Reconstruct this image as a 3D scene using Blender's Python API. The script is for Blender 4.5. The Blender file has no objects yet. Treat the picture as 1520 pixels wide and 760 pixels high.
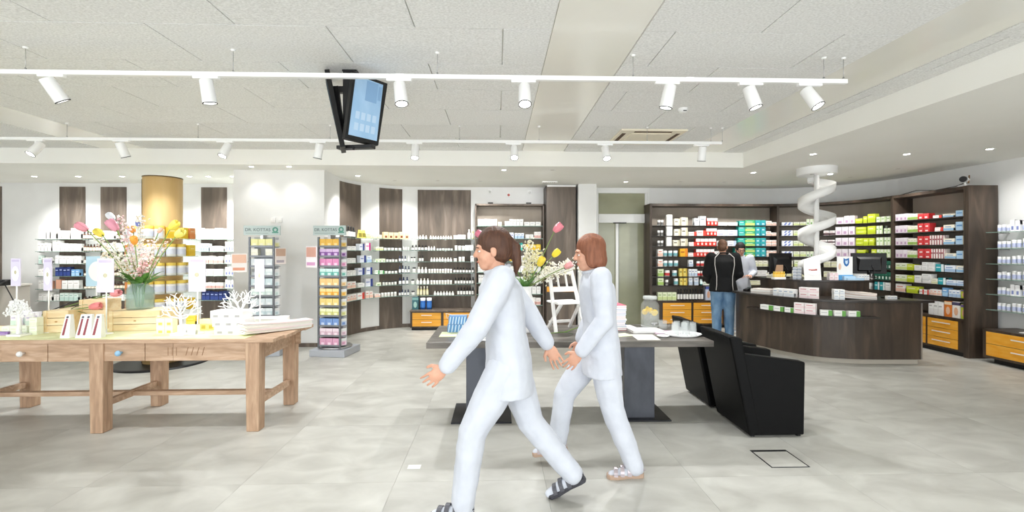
import bpy, bmesh, math, random
from mathutils import Vector, Matrix
random.seed(7)
sc = bpy.context.scene
col = sc.collection
PI = math.pi
R = math.radians

# ---------------------------------------------------------------- camera
F = 675.6; EYE = 1.54; YAW = math.atan(22 / F)
cam_d = bpy.data.cameras.new('camera'); cam = bpy.data.objects.new('camera', cam_d); col.objects.link(cam)
cam_d.sensor_width = 36; cam_d.lens = F / 1520 * 36; cam_d.shift_y = -8 / 1520; cam_d.clip_start = .05
cam.location = (0, 0, EYE); cam.rotation_euler = (PI / 2, 0, -YAW)
sc.camera = cam
# ---------------------------------------------------------------- world, daylight, exposure
w = bpy.data.worlds.new('world'); sc.world = w; w.use_nodes = True
w.node_tree.nodes['Background'].inputs[0].default_value = (.95, .98, 1, 1)
w.node_tree.nodes['Background'].inputs[1].default_value = 1.2
sc.view_settings.view_transform = 'Standard'; sc.view_settings.look = 'None'
sc.view_settings.gamma = 1; sc.view_settings.use_curve_mapping = False
sc.view_settings.exposure = 0.86
sc.cycles.use_denoising = True
sc.cycles.max_bounces = 10; sc.cycles.diffuse_bounces = 7; sc.cycles.glossy_bounces = 3
sc.cycles.transmission_bounces = 6; sc.cycles.transparent_max_bounces = 10
sc.cycles.caustics_reflective = False; sc.cycles.caustics_refractive = False
sc.cycles.sample_clamp_indirect = 6
SPOT_W = 34; REAR_W = 66; DOWN_W = 54; SHELF_W = 38; WINDOW_W = 150
def area_light(name, loc, rot, sx, sy, power, colr=(1, 1, 1)):
    d = bpy.data.lights.new(name, 'AREA'); d.shape = 'RECTANGLE'; d.size = sx; d.size_y = sy; d.energy = power; d.color = colr
    o = bpy.data.objects.new(name, d); col.objects.link(o); o.location = loc; o.rotation_euler = rot
    return o
# daylight through the shopfront glazing behind the photographer
area_light('shopfront_daylight', (-1.2, -2.6, 1.5), (R(90), 0, 0), 16, 2.6, WINDOW_W, (.93, .97, 1))

# ---------------------------------------------------------------- pixel <-> place
SY, CY = math.sin(YAW), math.cos(YAW)
def proj(x, y, z):
    xc = CY * x - SY * y; yc = SY * x + CY * y
    return 760 + F * xc / yc, 372 - F * (z - EYE) / yc
def ray(px, py):
    a = (px - 760) / F; b = (372 - py) / F
    return Vector((CY * a + SY, CY - SY * a, b))
def at(px, py, Y):
    d = ray(px, py); t = Y / d.y
    return Vector((d.x * t, Y, EYE + d.z * t))
def atz(px, py, z):
    d = ray(px, py); t = (z - EYE) / d.z
    return Vector((d.x * t, d.y * t, z))

# ---------------------------------------------------------------- materials
def lin(h):
    h = h.lstrip('#'); o = []
    for i in (0, 2, 4):
        c = int(h[i:i + 2], 16) / 255
        o.append(c / 12.92 if c <= .04045 else ((c + .055) / 1.055) ** 2.4)
    return (*o, 1)
MATS = {}
def mat(key, colr, rough=.5, metal=0, spec=None, col2=None, scale=(8, 8, 8), detail=4, bump=0, bscale=None, contrast=(.35, .65), emit=0, trans=0, ior=1.45, alpha=1, coat=0, dist=0, col3=None):
    if key in MATS: return MATS[key]
    m = bpy.data.materials.new(key); m.use_nodes = True; MATS[key] = m
    nt = m.node_tree; b = nt.nodes['Principled BSDF']
    c = lin(colr) if isinstance(colr, str) else colr
    b.inputs['Base Color'].default_value = c; b.inputs['Roughness'].default_value = rough; b.inputs['Metallic'].default_value = metal
    if spec is not None: b.inputs['Specular IOR Level'].default_value = spec
    b.inputs['Transmission Weight'].default_value = trans; b.inputs['IOR'].default_value = ior
    b.inputs['Alpha'].default_value = alpha
    if coat: b.inputs['Coat Weight'].default_value = coat; b.inputs['Coat Roughness'].default_value = .15
    if emit: b.inputs['Emission Color'].default_value = c; b.inputs['Emission Strength'].default_value = emit
    if col2 or bump:
        tc = nt.nodes.new('ShaderNodeTexCoord'); mp = nt.nodes.new('ShaderNodeMapping'); mp.inputs['Scale'].default_value = scale
        nt.links.new(tc.outputs['Object'], mp.inputs['Vector'])
        nz = nt.nodes.new('ShaderNodeTexNoise'); nz.inputs['Scale'].default_value = 1; nz.inputs['Detail'].default_value = detail; nz.inputs['Distortion'].default_value = dist
        nt.links.new(mp.outputs[0], nz.inputs['Vector'])
        if col2:
            rp = nt.nodes.new('ShaderNodeValToRGB'); rp.color_ramp.elements[0].position = contrast[0]; rp.color_ramp.elements[1].position = contrast[1]
            rp.color_ramp.elements[0].color = c; rp.color_ramp.elements[1].color = lin(col2)
            if col3:
                e = rp.color_ramp.elements.new((contrast[0] + contrast[1]) / 2); e.color = lin(col3)
            nt.links.new(nz.outputs['Fac'], rp.inputs['Fac']); nt.links.new(rp.outputs[0], b.inputs['Base Color'])
        if bump:
            bp = nt.nodes.new('ShaderNodeBump'); bp.inputs['Strength'].default_value = bump; bp.inputs['Distance'].default_value = .01
            src = nz
            if bscale:
                mp2 = nt.nodes.new('ShaderNodeMapping'); mp2.inputs['Scale'].default_value = bscale; nt.links.new(tc.outputs['Object'], mp2.inputs['Vector'])
                src = nt.nodes.new('ShaderNodeTexNoise'); src.inputs['Scale'].default_value = 1; nt.links.new(mp2.outputs[0], src.inputs['Vector'])
            nt.links.new(src.outputs['Fac'], bp.inputs['Height']); nt.links.new(bp.outputs[0], b.inputs['Normal'])
    return m
def cm(h, rough=.45, metal=0): return mat('paint_%s_%d_%d' % (h.strip('#'), rough * 100, metal * 100), h, rough, metal)

M_FLOOR = mat('stone_floor', '#a9a7a0', .42, col2='#c5c4bd', scale=(2.6, 4.2, 3), detail=9, contrast=(.3, .7), bump=.03, bscale=(30, 30, 30), dist=.6)
M_JOINT = cm('#a9a7a0', .8)
M_CEIL = mat('wood_wool_panel', '#dddddb', .95, col2='#f7f7f6', scale=(60, 90, 60), detail=8, contrast=(.3, .66), bump=.35)
M_CREAM = mat('cream_gloss_panel', '#f7f5ee', .18, col2='#f3f1e8', scale=(1, .6, 1), spec=.6)
M_WHITE = mat('white_plaster', '#f0f0ef', .85, col2='#ebebe9', scale=(2, 2, 2), bump=.02, bscale=(80, 80, 80))
M_SOFFIT = mat('soffit_plaster', '#f9f8f3', .85, col2='#f5f4ee', scale=(1, 1, 1))
M_DARK = mat('dark_brown_laminate', '#352c26', .42, col2='#5b4c40', scale=(7, 7, 1.1), detail=7, contrast=(.3, .72), dist=.8, col3='#43382f')
M_DARKTOP = mat('dark_counter_top', '#2a2522', .3, col2='#3a332e', scale=(4, 4, 4))
M_PANEL = mat('brown_wall_panel', '#5b5249', .5, col2='#8b7e72', scale=(8, 8, 1.0), detail=7, contrast=(.3, .75), dist=.8, col3='#6c6056')
M_TAUPE = mat('taupe_back_panel', '#9a8f82', .6, col2='#a3988b', scale=(5, 5, 1))
M_DBACK = mat('dark_back_panel', '#4a433d', .6, col2='#575049', scale=(5, 5, 1))
M_ORANGE = mat('orange_wood_veneer', '#e9a02c', .4, col2='#f0b145', scale=(1.2, 6, 22), detail=5)
M_PINE = mat('reclaimed_pine', '#a1846b', .62, col2='#cfb299', scale=(4.5, 30, 30), detail=10, contrast=(.25, .72), bump=.3, dist=.5, col3='#b8997e')
M_PINEV = mat('reclaimed_pine_upright', '#9b7e66', .62, col2='#c8aa8e', scale=(30, 30, 4), detail=10, contrast=(.25, .72), bump=.3, dist=.5, col3='#b29277')
M_CRATE = mat('crate_pine', '#e6cb9e', .6, col2='#f4e3c0', scale=(3, 12, 18), detail=5, dist=1)
M_LEATHER = mat('black_leather', '#060607', .5, bump=.12, bscale=(120, 120, 120), scale=(9, 9, 9), spec=.18)
M_STEEL = mat('brushed_steel', '#b9b9ba', .35, 1)
M_CHROME = mat('bright_handle', '#f1eee6', .3, .1)
M_BLACKMETAL = mat('blackened_steel', '#1f1f21', .45, .5, col2='#34353a', scale=(3, 3, 2), detail=6)
M_STEELLEG = mat('raw_steel_leg', '#3c3e44', .4, .5, col2='#5d6068', scale=(3, 3, 1.5), detail=7)
M_BLACK = mat('black_plastic', '#131314', .4)
M_WGLOSS = mat('white_lacquer', '#f4f4f3', .3)
M_WMAT = mat('white_matte', '#f3f2f0', .6)
M_GLASS = mat('clear_glass', '#eef5f0', .03, trans=1, ior=1.45)
M_SHELFGLASS = mat('shelf_glass', '#dfeee6', .05, alpha=.32)
M_SHELFEDGE = mat('shelf_glass_edge', '#7f9a8e', .15)
M_DOORGLASS = mat('satin_door_glass', '#8f9177', .12, col2='#a6a68c', scale=(.8, .8, 1.4), spec=.6)
M_GOLD = mat('gold_column', '#d9b579', .5, 0, col2='#dfbd84', scale=(10, 10, 1))
M_TABLETOP = mat('grey_stone_laminate', '#4c4843', .35, col2='#7d7770', scale=(2.5, 14, 14), detail=8, contrast=(.3, .7))
M_CLOTH = mat('pale_lime_cloth', '#e3e7b4', .7, col2='#ebecc6', scale=(3, 3, 3))
M_PAPER = mat('paper', '#f3f2ee', .7)
M_LAMP = mat('lamp_lens', (1, .97, .9, 1), .4, emit=14)
M_SKIN = mat('skin', '#d9a68c', .5, col2='#cf9a80', scale=(20, 20, 20))
M_COAT = mat('white_cotton', '#d0d4dd', .8, col2='#c9cdd7', scale=(12, 12, 12), bump=.25, bscale=(14, 14, 9))
M_JACKET = mat('black_fleece', '#0d0d0f', .85, bump=.2, bscale=(40, 40, 40), scale=(9, 9, 9))
M_JEANS = mat('blue_denim', '#54789c', .8, col2='#7fa0bf', scale=(9, 9, 4), detail=5, bump=.3, bscale=(14, 14, 14))
M_LEAF = mat('leaf_green', '#3f6d2e', .45, col2='#5f8f42', scale=(20, 20, 20))
M_STEM = cm('#7d9a4e', .5)

# ---------------------------------------------------------------- mesh builder
class MB:
    def __init__(s): s.v = []; s.f = []; s.m = []; s.s = []
    def add(s, vs, fs, mi=0, smooth=False):
        o = len(s.v); s.v += [tuple(v) for v in vs]
        for f in fs: s.f.append(tuple(i + o for i in f)); s.m.append(mi); s.s.append(smooth)
        return s
    def box(s, x0, x1, y0, y1, z0, z1, mi=0):
        return s.add([(x0, y0, z0), (x1, y0, z0), (x1, y1, z0), (x0, y1, z0), (x0, y0, z1), (x1, y0, z1), (x1, y1, z1), (x0, y1, z1)],
                     [(0, 3, 2, 1), (4, 5, 6, 7), (0, 1, 5, 4), (1, 2, 6, 5), (2, 3, 7, 6), (3, 0, 4, 7)], mi)
    def hexa(s, p, mi=0):   # 8 corners, bottom ring then top ring, both anticlockwise from above
        return s.add(p, [(0, 3, 2, 1), (4, 5, 6, 7), (0, 1, 5, 4), (1, 2, 6, 5), (2, 3, 7, 6), (3, 0, 4, 7)], mi)
    def bar(s, p0, p1, wx, wy, mi=0, up=None):   # rectangular bar between two points
        p0 = Vector(p0); p1 = Vector(p1); d = (p1 - p0).normalized()
        u = Vector(up) if up else (Vector((0, 0, 1)) if abs(d.z) < .9 else Vector((1, 0, 0)))
        a = d.cross(u).normalized() * wx / 2; b = a.cross(d).normalized() * wy / 2
        q = [p0 - a - b, p0 + a - b, p0 + a + b, p0 - a + b, p1 - a - b, p1 + a - b, p1 + a + b, p1 - a + b]
        return s.add(q, [(0, 1, 2, 3), (7, 6, 5, 4), (0, 4, 5, 1), (1, 5, 6, 2), (2, 6, 7, 3), (3, 7, 4, 0)], mi)
    def cyl(s, p0, p1, r0, r1=None, n=14, mi=0, smooth=True, caps=True): return s.tube([p0, p1], [r0, r0 if r1 is None else r1], n, mi, smooth, caps)
    def tube(s, pts, r, n=8, mi=0, smooth=True, caps=True):
        pts = [Vector(p) for p in pts]; k = len(pts)
        if not isinstance(r, (list, tuple)): r = [r] * k
        vs = []; pa = None
        for i in range(k):
            d = (pts[min(i + 1, k - 1)] - pts[max(i - 1, 0)]).normalized()
            if pa is None:
                u = Vector((0, 0, 1)) if abs(d.z) < .9 else Vector((1, 0, 0)); pa = d.cross(u).normalized()
            else:
                pa = (pa - d * pa.dot(d)).normalized()
            b = d.cross(pa)
            for j in range(n):
                t = 2 * PI * j / n; vs.append(pts[i] + (pa * math.cos(t) + b * math.sin(t)) * r[i])
        fs = [(i * n + j, i * n + (j + 1) % n, (i + 1) * n + (j + 1) % n, (i + 1) * n + j) for i in range(k - 1) for j in range(n)]
        s.add(vs, fs, mi, smooth)
        if caps:
            o = len(s.v) - len(vs)
            s.f.append(tuple(o + j for j in reversed(range(n)))); s.m.append(mi); s.s.append(False)
            s.f.append(tuple(o + (k - 1) * n + j for j in range(n))); s.m.append(mi); s.s.append(False)
        return s
    def ball(s, c, rad, n=12, m=8, mi=0, rot=None, smooth=True):
        if not isinstance(rad, (list, tuple)): rad = (rad,) * 3
        c = Vector(c); vs = []
        for i in range(m + 1):
            ph = PI * i / m
            for j in range(n):
                th = 2 * PI * j / n
                p = Vector((rad[0] * math.sin(ph) * math.cos(th), rad[1] * math.sin(ph) * math.sin(th), rad[2] * math.cos(ph)))
                if rot is not None: p = rot @ p
                vs.append(c + p)
        fs = []
        for i in range(m):
            for j in range(n):
                q = (i * n + j, (i + 1) * n + j, (i + 1) * n + (j + 1) % n, i * n + (j + 1) % n)
                if i == 0: q = (q[0], q[1], q[2])
                elif i == m - 1: q = (q[0], q[1], q[3])
                fs.append(q)
        return s.add(vs, fs, mi, smooth)
    def lathe(s, prof, n=20, c=(0, 0, 0), mi=0, smooth=True):
        c = Vector(c); vs = []; k = len(prof)
        for r_, z in prof:
            for j in range(n):
                t = 2 * PI * j / n; vs.append(c + Vector((r_ * math.cos(t), r_ * math.sin(t), z)))
        fs = [(i * n + j, i * n + (j + 1) % n, (i + 1) * n + (j + 1) % n, (i + 1) * n + j) for i in range(k - 1) for j in range(n)]
        return s.add(vs, fs, mi, smooth)
    def prism(s, poly, z0, z1, mi=0):
        n = len(poly)
        vs = [(x, y, z0) for x, y in poly] + [(x, y, z1) for x, y in poly]
        return s.add(vs, [tuple(reversed(range(n))), tuple(range(n, 2 * n))] + [(i, (i + 1) % n, n + (i + 1) % n, n + i) for i in range(n)], mi)
    def ribbon(s, a, b, z0, z1, mi=0):   # solid between two equally long plan curves (a = left/front, b = right/back)
        n = len(a); vs = []
        for p, q in zip(a, b): vs += [(p[0], p[1], z0), (q[0], q[1], z0), (q[0], q[1], z1), (p[0], p[1], z1)]
        fs = [(0, 1, 2, 3), tuple(4 * (n - 1) + k for k in (3, 2, 1, 0))]
        for i in range(n - 1):
            for k in range(4): fs.append((4 * i + k, 4 * (i + 1) + k, 4 * (i + 1) + (k + 1) % 4, 4 * i + (k + 1) % 4))
        return s.add(vs, fs, mi)
    def quadplate(s, a, b, c, d, th, mi=0):  # slab from four corners, thickness th behind
        a, b, c, d = map(Vector, (a, b, c, d)); n = (b - a).cross(d - a).normalized() * -th
        return s.add([a, b, c, d, a + n, b + n, c + n, d + n], [(0, 1, 2, 3), (7, 6, 5, 4), (0, 4, 5, 1), (1, 5, 6, 2), (2, 6, 7, 3), (3, 7, 4, 0)], mi)
    def mesh(s, name, mats):
        me = bpy.data.meshes.new(name); me.from_pydata(s.v, [], s.f)
        for m in (mats if isinstance(mats, (list, tuple)) else [mats]): me.materials.append(m)
        me.polygons.foreach_set('material_index', s.m); me.polygons.foreach_set('use_smooth', s.s)
        bm = bmesh.new(); bm.from_mesh(me); bmesh.ops.recalc_face_normals(bm, faces=bm.faces); bm.to_mesh(me); bm.free()
        me.update(); return me
    def build(s, name, mats, parent=None, loc=None, rz=0, bevel=0):
        return link(name, s.mesh(name, mats), parent, loc, rz, bevel)
def link(name, me, parent=None, loc=None, rz=0, bevel=0):
    o = bpy.data.objects.new(name, me); col.objects.link(o)
    if parent: o.parent = parent
    if loc is not None: o.location = loc
    if rz: o.rotation_euler = (0, 0, rz)
    if bevel:
        b = o.modifiers.new('bevel', 'BEVEL'); b.width = bevel; b.segments = 2; b.limit_method = 'ANGLE'
    return o
def tag(o, label, cat, group=None, kind=None):
    if label: o['label'] = label
    if cat: o['category'] = cat
    if group: o['group'] = group
    if kind: o['kind'] = kind
    return o
def thing(name, label, cat, loc=(0, 0, 0), rz=0, group=None):
    o = bpy.data.objects.new(name, None); col.objects.link(o); o.location = loc; o.rotation_euler = (0, 0, rz); o.empty_display_size = .1
    return tag(o, label, cat, group)
def struct(o): o['kind'] = 'structure'; return o
def dup(root, loc, rz=0, label=None):
    r = root.copy(); col.objects.link(r); r.location = loc; r.rotation_euler = (0, 0, rz)
    if label: r['label'] = label
    for ch in root.children:
        c = ch.copy(); col.objects.link(c); c.parent = r
        for g in ch.children:
            d = g.copy(); col.objects.link(d); d.parent = c
    return r
def spot(name, loc, target, power, size=70, blend=.6, colr=(.97, .985, 1), rad=.04):
    d = bpy.data.lights.new(name, 'SPOT'); d.energy = power; d.spot_size = R(size); d.spot_blend = blend; d.color = colr; d.shadow_soft_size = rad
    o = bpy.data.objects.new(name, d); col.objects.link(o); o.location = loc
    o.rotation_euler = (Vector(target) - Vector(loc)).to_track_quat('-Z', 'Y').to_euler()
    return o
def text_mesh(name, txt, size, matl, parent, loc, rot, depth=.001):
    c = bpy.data.curves.new(name, 'FONT'); c.body = txt; c.size = size; c.extrude = depth; c.align_x = 'CENTER'; c.align_y = 'CENTER'
    t = bpy.data.objects.new('tmp', c); col.objects.link(t)
    me = bpy.data.meshes.new_from_object(t.evaluated_get(bpy.context.evaluated_depsgraph_get())); bpy.data.objects.remove(t)
    me.materials.clear(); me.materials.append(matl)
    o = link(name, me, parent, loc); o.rotation_euler = rot
    return o

# ================================================================ THE ROOM
CEIL = 3.06; SOF = 2.83
# floor: slab plus metre tiles
floor = struct(MB().box(-10.2, 7.6, -3, 10, -.1, -.008).build('floor', M_JOINT))
tile_me = MB().box(.0007, .9993, .0007, .9993, -.012, 0).mesh('floor_tile', M_FLOOR)
for i in range(-10, 8):
    for j in range(-1, 10):
        x = i + .32; 
        if x < -9.7 or x > 6.4: continue
        if j > 3 or abs(x - .5) < 2.5 + j * 1.2: link('floor_tile', tile_me, floor, (x, j + .05, 0))
# the tiles share object-space noise, so vary it per tile with the object's random value
nt = M_FLOOR.node_tree; oi = nt.nodes.new('ShaderNodeObjectInfo'); mp = next(n for n in nt.nodes if n.type == 'MAPPING')
ml = nt.nodes.new('ShaderNodeMath'); ml.operation = 'MULTIPLY'; ml.inputs[1].default_value = 40; nt.links.new(oi.outputs['Random'], ml.inputs[0]); nt.links.new(ml.outputs[0], mp.inputs['Location'])

# raised ceiling field with acoustic panels, painted strips, and the lower soffit round it
RX1 = 3.82; RY1 = 6.95; LX = -10.2
ceil = struct(MB().box(LX, 7.6, -3, 10, CEIL + .02, CEIL + .15).build('ceiling', M_SOFFIT))
strips = [(-5.9, -5.22), (.38, 1.02), (2.87, 3.5)]
for a, b in strips: MB().box(a + .004, b - .004, -3, RY1, CEIL + .004, CEIL + .03).build('painted_strip', M_CREAM, ceil, bevel=.002)
fields = [(LX, -5.9), (-5.22, .38), (1.02, 2.87), (3.5, RX1)]
panels = {}
y = RY1 + .0
rows = [(3.12 + .6 * k, 3.12 + .6 * (k + 1), k) for k in range(-3, 7)]
for y0, y1, k in rows:
    y1 = min(y1, RY1)
    for a, b in fields:
        x = -1.16 + (.6 if k % 2 else 0) - 9.6
        while x < b:
            xa, xb = max(x, a), min(x + 1.2, b)
            if xb - xa > .05:
                key = (round(xb - xa, 3), round(y1 - y0, 3))
                if key not in panels:
                    panels[key] = MB().box(.0045, key[0] - .0045, .003, key[1] - .003, 0, .03).mesh('ceiling_panel', M_CEIL)
                link('ceiling_panel', panels[key], ceil, (xa, y0, CEIL - random.random() * .0015), bevel=0)
            x += 1.2
nt = M_CEIL.node_tree; oi = nt.nodes.new('ShaderNodeObjectInfo'); mp = next(n for n in nt.nodes if n.type == 'MAPPING')
ml = nt.nodes.new('ShaderNodeMath'); ml.operation = 'MULTIPLY'; ml.inputs[1].default_value = 60; nt.links.new(oi.outputs['Random'], ml.inputs[0]); nt.links.new(ml.outputs[0], mp.inputs['Location'])
struct(MB().box(LX, 7.6, RY1, 10, SOF, CEIL + .1).build('ceiling_soffit', M_SOFFIT)); 
struct(MB().box(RX1, 7.6, -3, RY1 - .001, SOF, CEIL + .1).build('ceiling_soffit', M_SOFFIT))

# walls
def arc(cx, cy, rx, ry, a0, a1, n): return [(cx + rx * math.cos(R(a0 + (a1 - a0) * i / n)), cy + ry * math.sin(R(a0 + (a1 - a0) * i / n))) for i in range(n + 1)]
struct(MB().box(-10.2, -4.19, 8.97, 9.2, 0, SOF).build('wall_left_back', M_WHITE))
struct(MB().box(-10.2, -10, -3, 8.97, 0, SOF).build('wall_left', M_WHITE))
struct(MB().box(-4.2, -2.77, 7.39, 9.0, 0, SOF).build('wall_column', M_WHITE))
struct(MB().box(-4.2, -2.765, 7.372, 7.39, 0, .06).build('baseboard_column', M_PANEL))
MIDW = [(-2.86, 7.6), (-2.80, 8.0), (-2.72, 8.35), (-2.56, 8.7), (-2.28, 9.0), (-1.92, 9.2), (-1.55, 9.27), (-1.0, 9.28), (1.9, 9.28)]
def smooth_path(p, k=4):
    out = []
    P = [Vector((*q, 0)) for q in p]; P = [P[0] * 2 - P[1]] + P + [P[-1] * 2 - P[-2]]
    for i in range(1, len(P) - 2):
        for j in range(k):
            t = j / k; a, b, c, d = P[i - 1:i + 3]
            v = .5 * ((2 * b) + (c - a) * t + (2 * a - 5 * b + 4 * c - d) * t * t + (3 * b - a - 3 * c + d) * t ** 3); out.append((v.x, v.y))
    out.append(tuple(p[-1])); return out
def offset(p, d):   # d > 0: to the left of travel (away from the viewer when travelling left to right)
    out = []
    for i in range(len(p)):
        a = Vector(p[max(i - 1, 0)]); b = Vector(p[min(i + 1, len(p) - 1)]); t = (b - a).normalized()
        out.append((p[i][0] - t.y * d, p[i][1] + t.x * d))
    return out
midw = smooth_path(MIDW)
struct(MB().ribbon(midw, offset(midw, .15), 0, SOF).build('wall_back', M_WHITE))
struct(MB().ribbon(offset(midw[:30], -.015), midw[:30], 0, .07).build('baseboard_back', M_PANEL))
struct(MB().box(1.57, 1.92, 8.75, 9.4, 0, SOF).build('wall_pillar', M_WHITE))
# right wall with the round corner
CC = (5.45, 7.55)          # centre of the round corner
def corner(rx, ry, n=14): return arc(CC[0], CC[1], rx, ry, 90, 0, n)
rw = [(3.05, 9.3), (CC[0], 9.3)] + corner(1.78, 1.75)[1:] + [(7.23, 5.0), (7.23, -3)]
struct(MB().ribbon(rw, offset(rw, .15), 0, SOF).build('wall_right', M_WHITE))
# dark panels set in the walls
def panel_on(path, px0, px1, z0, z1, th=.012, m=M_PANEL, name='wall_panel'):
    run = Run(path); s0, s1 = run.s_at(px0), run.s_at(px1)
    a = [run.p(s0 + (s1 - s0) * i / 6) for i in range(7)]; a = [(v.x, v.y) for v in a]
    return MB().ribbon(offset(a, -th), offset(a, .002), z0, z1).build(name, m)
class Run:
    """A plan curve travelled from left to right as seen from the shop floor."""
    def __init__(s, pts):
        s.q = [Vector((*p, 0)) for p in pts]; s.L = [0]
        for a, b in zip(s.q, s.q[1:]): s.L.append(s.L[-1] + (b - a).length)
        s.len = s.L[-1]
    def _i(s, t):
        for i in range(len(s.q) - 1):
            if t <= s.L[i + 1]: return i
        return len(s.q) - 2
    def p(s, t):
        i = s._i(t); a, b = s.q[i], s.q[i + 1]; return a + (b - a) * ((t - s.L[i]) / max(s.L[i + 1] - s.L[i], 1e-9))
    def tan(s, t): i = s._i(t); return (s.q[i + 1] - s.q[i]).normalized()
    def s_at(s, px):
        lo, hi = 0, s.len
        for _ in range(40):
            m = (lo + hi) / 2; v = s.p(m)
            if proj(v.x, v.y, 1.5)[0] < px: lo = m
            else: hi = m
        return lo
for a, b in ((0, 3), (89, 127), (150, 188), (212, 250), (299, 337)):
    o = struct(panel_on([(-10, 8.97), (-4.2, 8.97)], a, b, 0, 2.76)); o.name = 'wall_panel'
for a, b in ((503, 535), (563, 597), (620, 699)): struct(panel_on(midw, a, b, .07, 2.77))
struct(MB().box(7.2, 7.232, 3.6, 5.78, .46, 2.62).build('wall_panel', M_PANEL))
# small white sensors and vents on the column and over the niche
for px in (406, 416):
    p = at(px, 327, 7.39); tag(MB().box(p.x - .035, p.x + .035, 7.36, 7.391, p.z - .04, p.z + .04).box(p.x - .022, p.x + .022, 7.354, 7.362, p.z - .02, p.z + .012).build('wall_sensor', M_WMAT, bevel=.004), 'small white square sensor on the broad white column', 'sensor', 'wall sensors')

# ---- glass door with its fanlight
dr = struct(bpy.data.objects.new('door_1', None)); col.objects.link(dr)
DY = 9.3
def dx(px): return at(px, 300, DY).x
def dz(py): return at(920, py, DY).z
m = MB()
m.box(dx(885.5), dx(888), DY - .03, DY + .1, 0, SOF).box(dx(960), dx(963.5), DY - .03, DY + .1, 0, SOF)
m.box(dx(888), dx(960), DY - .03, DY + .1, dz(287), SOF).box(dx(888), dx(960), DY - .06, DY + .1, dz(331), dz(318))
m.build('door_frame', M_WGLOSS, dr, bevel=.004)
MB().box(dx(888), dx(960), DY + .03, DY + .05, dz(318), dz(287)).build('fanlight_pane', M_DOORGLASS, dr)
MB().box(dx(888), dx(916), DY + .05, DY + .065, .02, dz(331)).build('glass_leaf', M_DOORGLASS, dr)
MB().box(dx(916), dx(958), DY + .015, DY + .03, .02, dz(331)).build('glass_leaf', M_DOORGLASS, dr)
for a, b in ((914.2, 918.2), (957, 960)): MB().box(dx(a), dx(b), DY - .0, DY + .045, .02, dz(332)).build('leaf_stile', M_WGLOSS, dr, bevel=.003)
MB().box(dx(917.8), dx(918.8), DY + .004, DY + .03, .02, dz(332)).build('seal', M_BLACK, dr)
MB().box(dx(955.8), dx(957), DY + .004, DY + .03, .02, dz(332)).build('seal', M_BLACK, dr)
MB().box(dx(909), dx(928), DY - .09, DY - .06, dz(332), dz(330.6)).build('motion_sensor', M_BLACK, dr)
struct(MB().box(1.9, 3.1, DY + .3, DY + .4, 0, SOF).build('wall_behind_door', M_WHITE))

tag(MB().box(-.045, .045, -.03, .03, 0, .0012).build('floor_sticker', cm('#e9e8e2', .5), None, atz(615, 693, 0)), 'small pale rectangular sticker on the stone floor tiles', 'sticker')
# ---- black-framed floor hatch
h = thing('floor_hatch', 'black framed square floor socket hatch set in the tiles', 'floor hatch', (2.085, 3.305, 0))
m = MB()
for a in ((-.14, .14, -.14, -.133), (-.14, .14, .112, .14), (-.14, -.131, -.133, .112), (.131, .14, -.133, .112)): m.box(*a, -.004, .0025)
m.build('frame', M_BLACKMETAL, h); MB().box(-.131, .131, -.133, .112, -.004, .0015).build('lid', M_FLOOR, h)
MB().box(-.08, .0, .116, .136, .002, .004).build('cable_flap', M_BLACK, h)

# ================================================================ CEILING FIXTURES
def track(name, label, A, B, pins, z, joints):
    A = Vector(A); B = Vector(B)
    t = thing(name, label, 'light track', A); d = B - A
    MB().bar((0, 0, 0), d, .036, .034).build('rail', M_WGLOSS, t, bevel=.002)
    for f in pins:
        q = d * f; pz = CEIL - z
        m = MB(); m.cyl(q + Vector((0, 0, .015)), q + Vector((0, 0, pz)), .0022, n=6).build('hanger_wire', M_STEEL, t)
        MB().cyl(q + Vector((0, 0, pz - .014)), q + Vector((0, 0, pz + .004)), .014, .02, n=10).build('ceiling_cup', M_WGLOSS, t)
        MB().cyl(q + Vector((0, 0, .014)), q + Vector((0, 0, .034)), .007, n=8).build('clip', M_STEEL, t)
    for f in joints:
        q = d * f; MB().bar(q - d.normalized() * .03, q + d.normalized() * .03, .039, .037).build('rail_joint', M_WGLOSS, t)
    return t
def head_mesh():
    m = MB(); m.lathe([(.0, 0), (.043, 0), (.046, .004), (.05, .172), (.048, .178), (.044, .17), (.04, .158)], 24)
    return m.mesh('lamp_head', M_WGLOSS)
HEAD = head_mesh()
RIM = MB().lathe([(.0445, .172), (.0505, .172), (.0505, .178), (.0445, .178)], 24).mesh('rim', M_BLACK)
LENS = MB().lathe([(0, .158), (.041, .158)], 24).mesh('lens', M_LAMP)
def track_head(pos, aim, label, group, power, s=1.0, size=75):
    """pos: point on the rail underside, aim: point lit"""
    t = thing('track_spotlight', label, 'spotlight', pos, 0, group)
    MB().box(-.095, .095, -.017, .017, -.018, .004).build('adapter', M_WGLOSS, t, bevel=.003)
    d = (Vector(aim) - Vector(pos)).normalized()
    piv = Vector((0, 0, -.10))
    side = Vector((0, 0, 1)).cross(d); side = side.normalized() if side.length > .05 else Vector((1, 0, 0))
    m = MB(); m.box(-.006, .006, -.01, .01, -.09, -.015); m.build('arm', M_WGLOSS, t)
    q = d.to_track_quat('Z', 'Y')
    off = piv + Vector((.01, 0, 0)) - d * .075
    for nm, me in (('lamp_head', HEAD), ('rim', RIM), ('lens', LENS)):
        o = link(nm, me, t, off); o.rotation_mode = 'QUATERNION'; o.rotation_quaternion = q
    gp = Vector(pos) + off + d * .185
    spot('track_spot', gp, aim, power, size, .7)
    return t
TZ = 2.87
def ty(x, y0, y1, x0, x1): return y0 + (y1 - y0) * (x - x0) / (x1 - x0)
fa, fb = Vector((-6.2, 3.52, TZ)), Vector((2.75, 3.5, TZ))
ba, bb = Vector((-8.5, 5.61, TZ)), Vector((2.775, 5.55, TZ))
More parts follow.
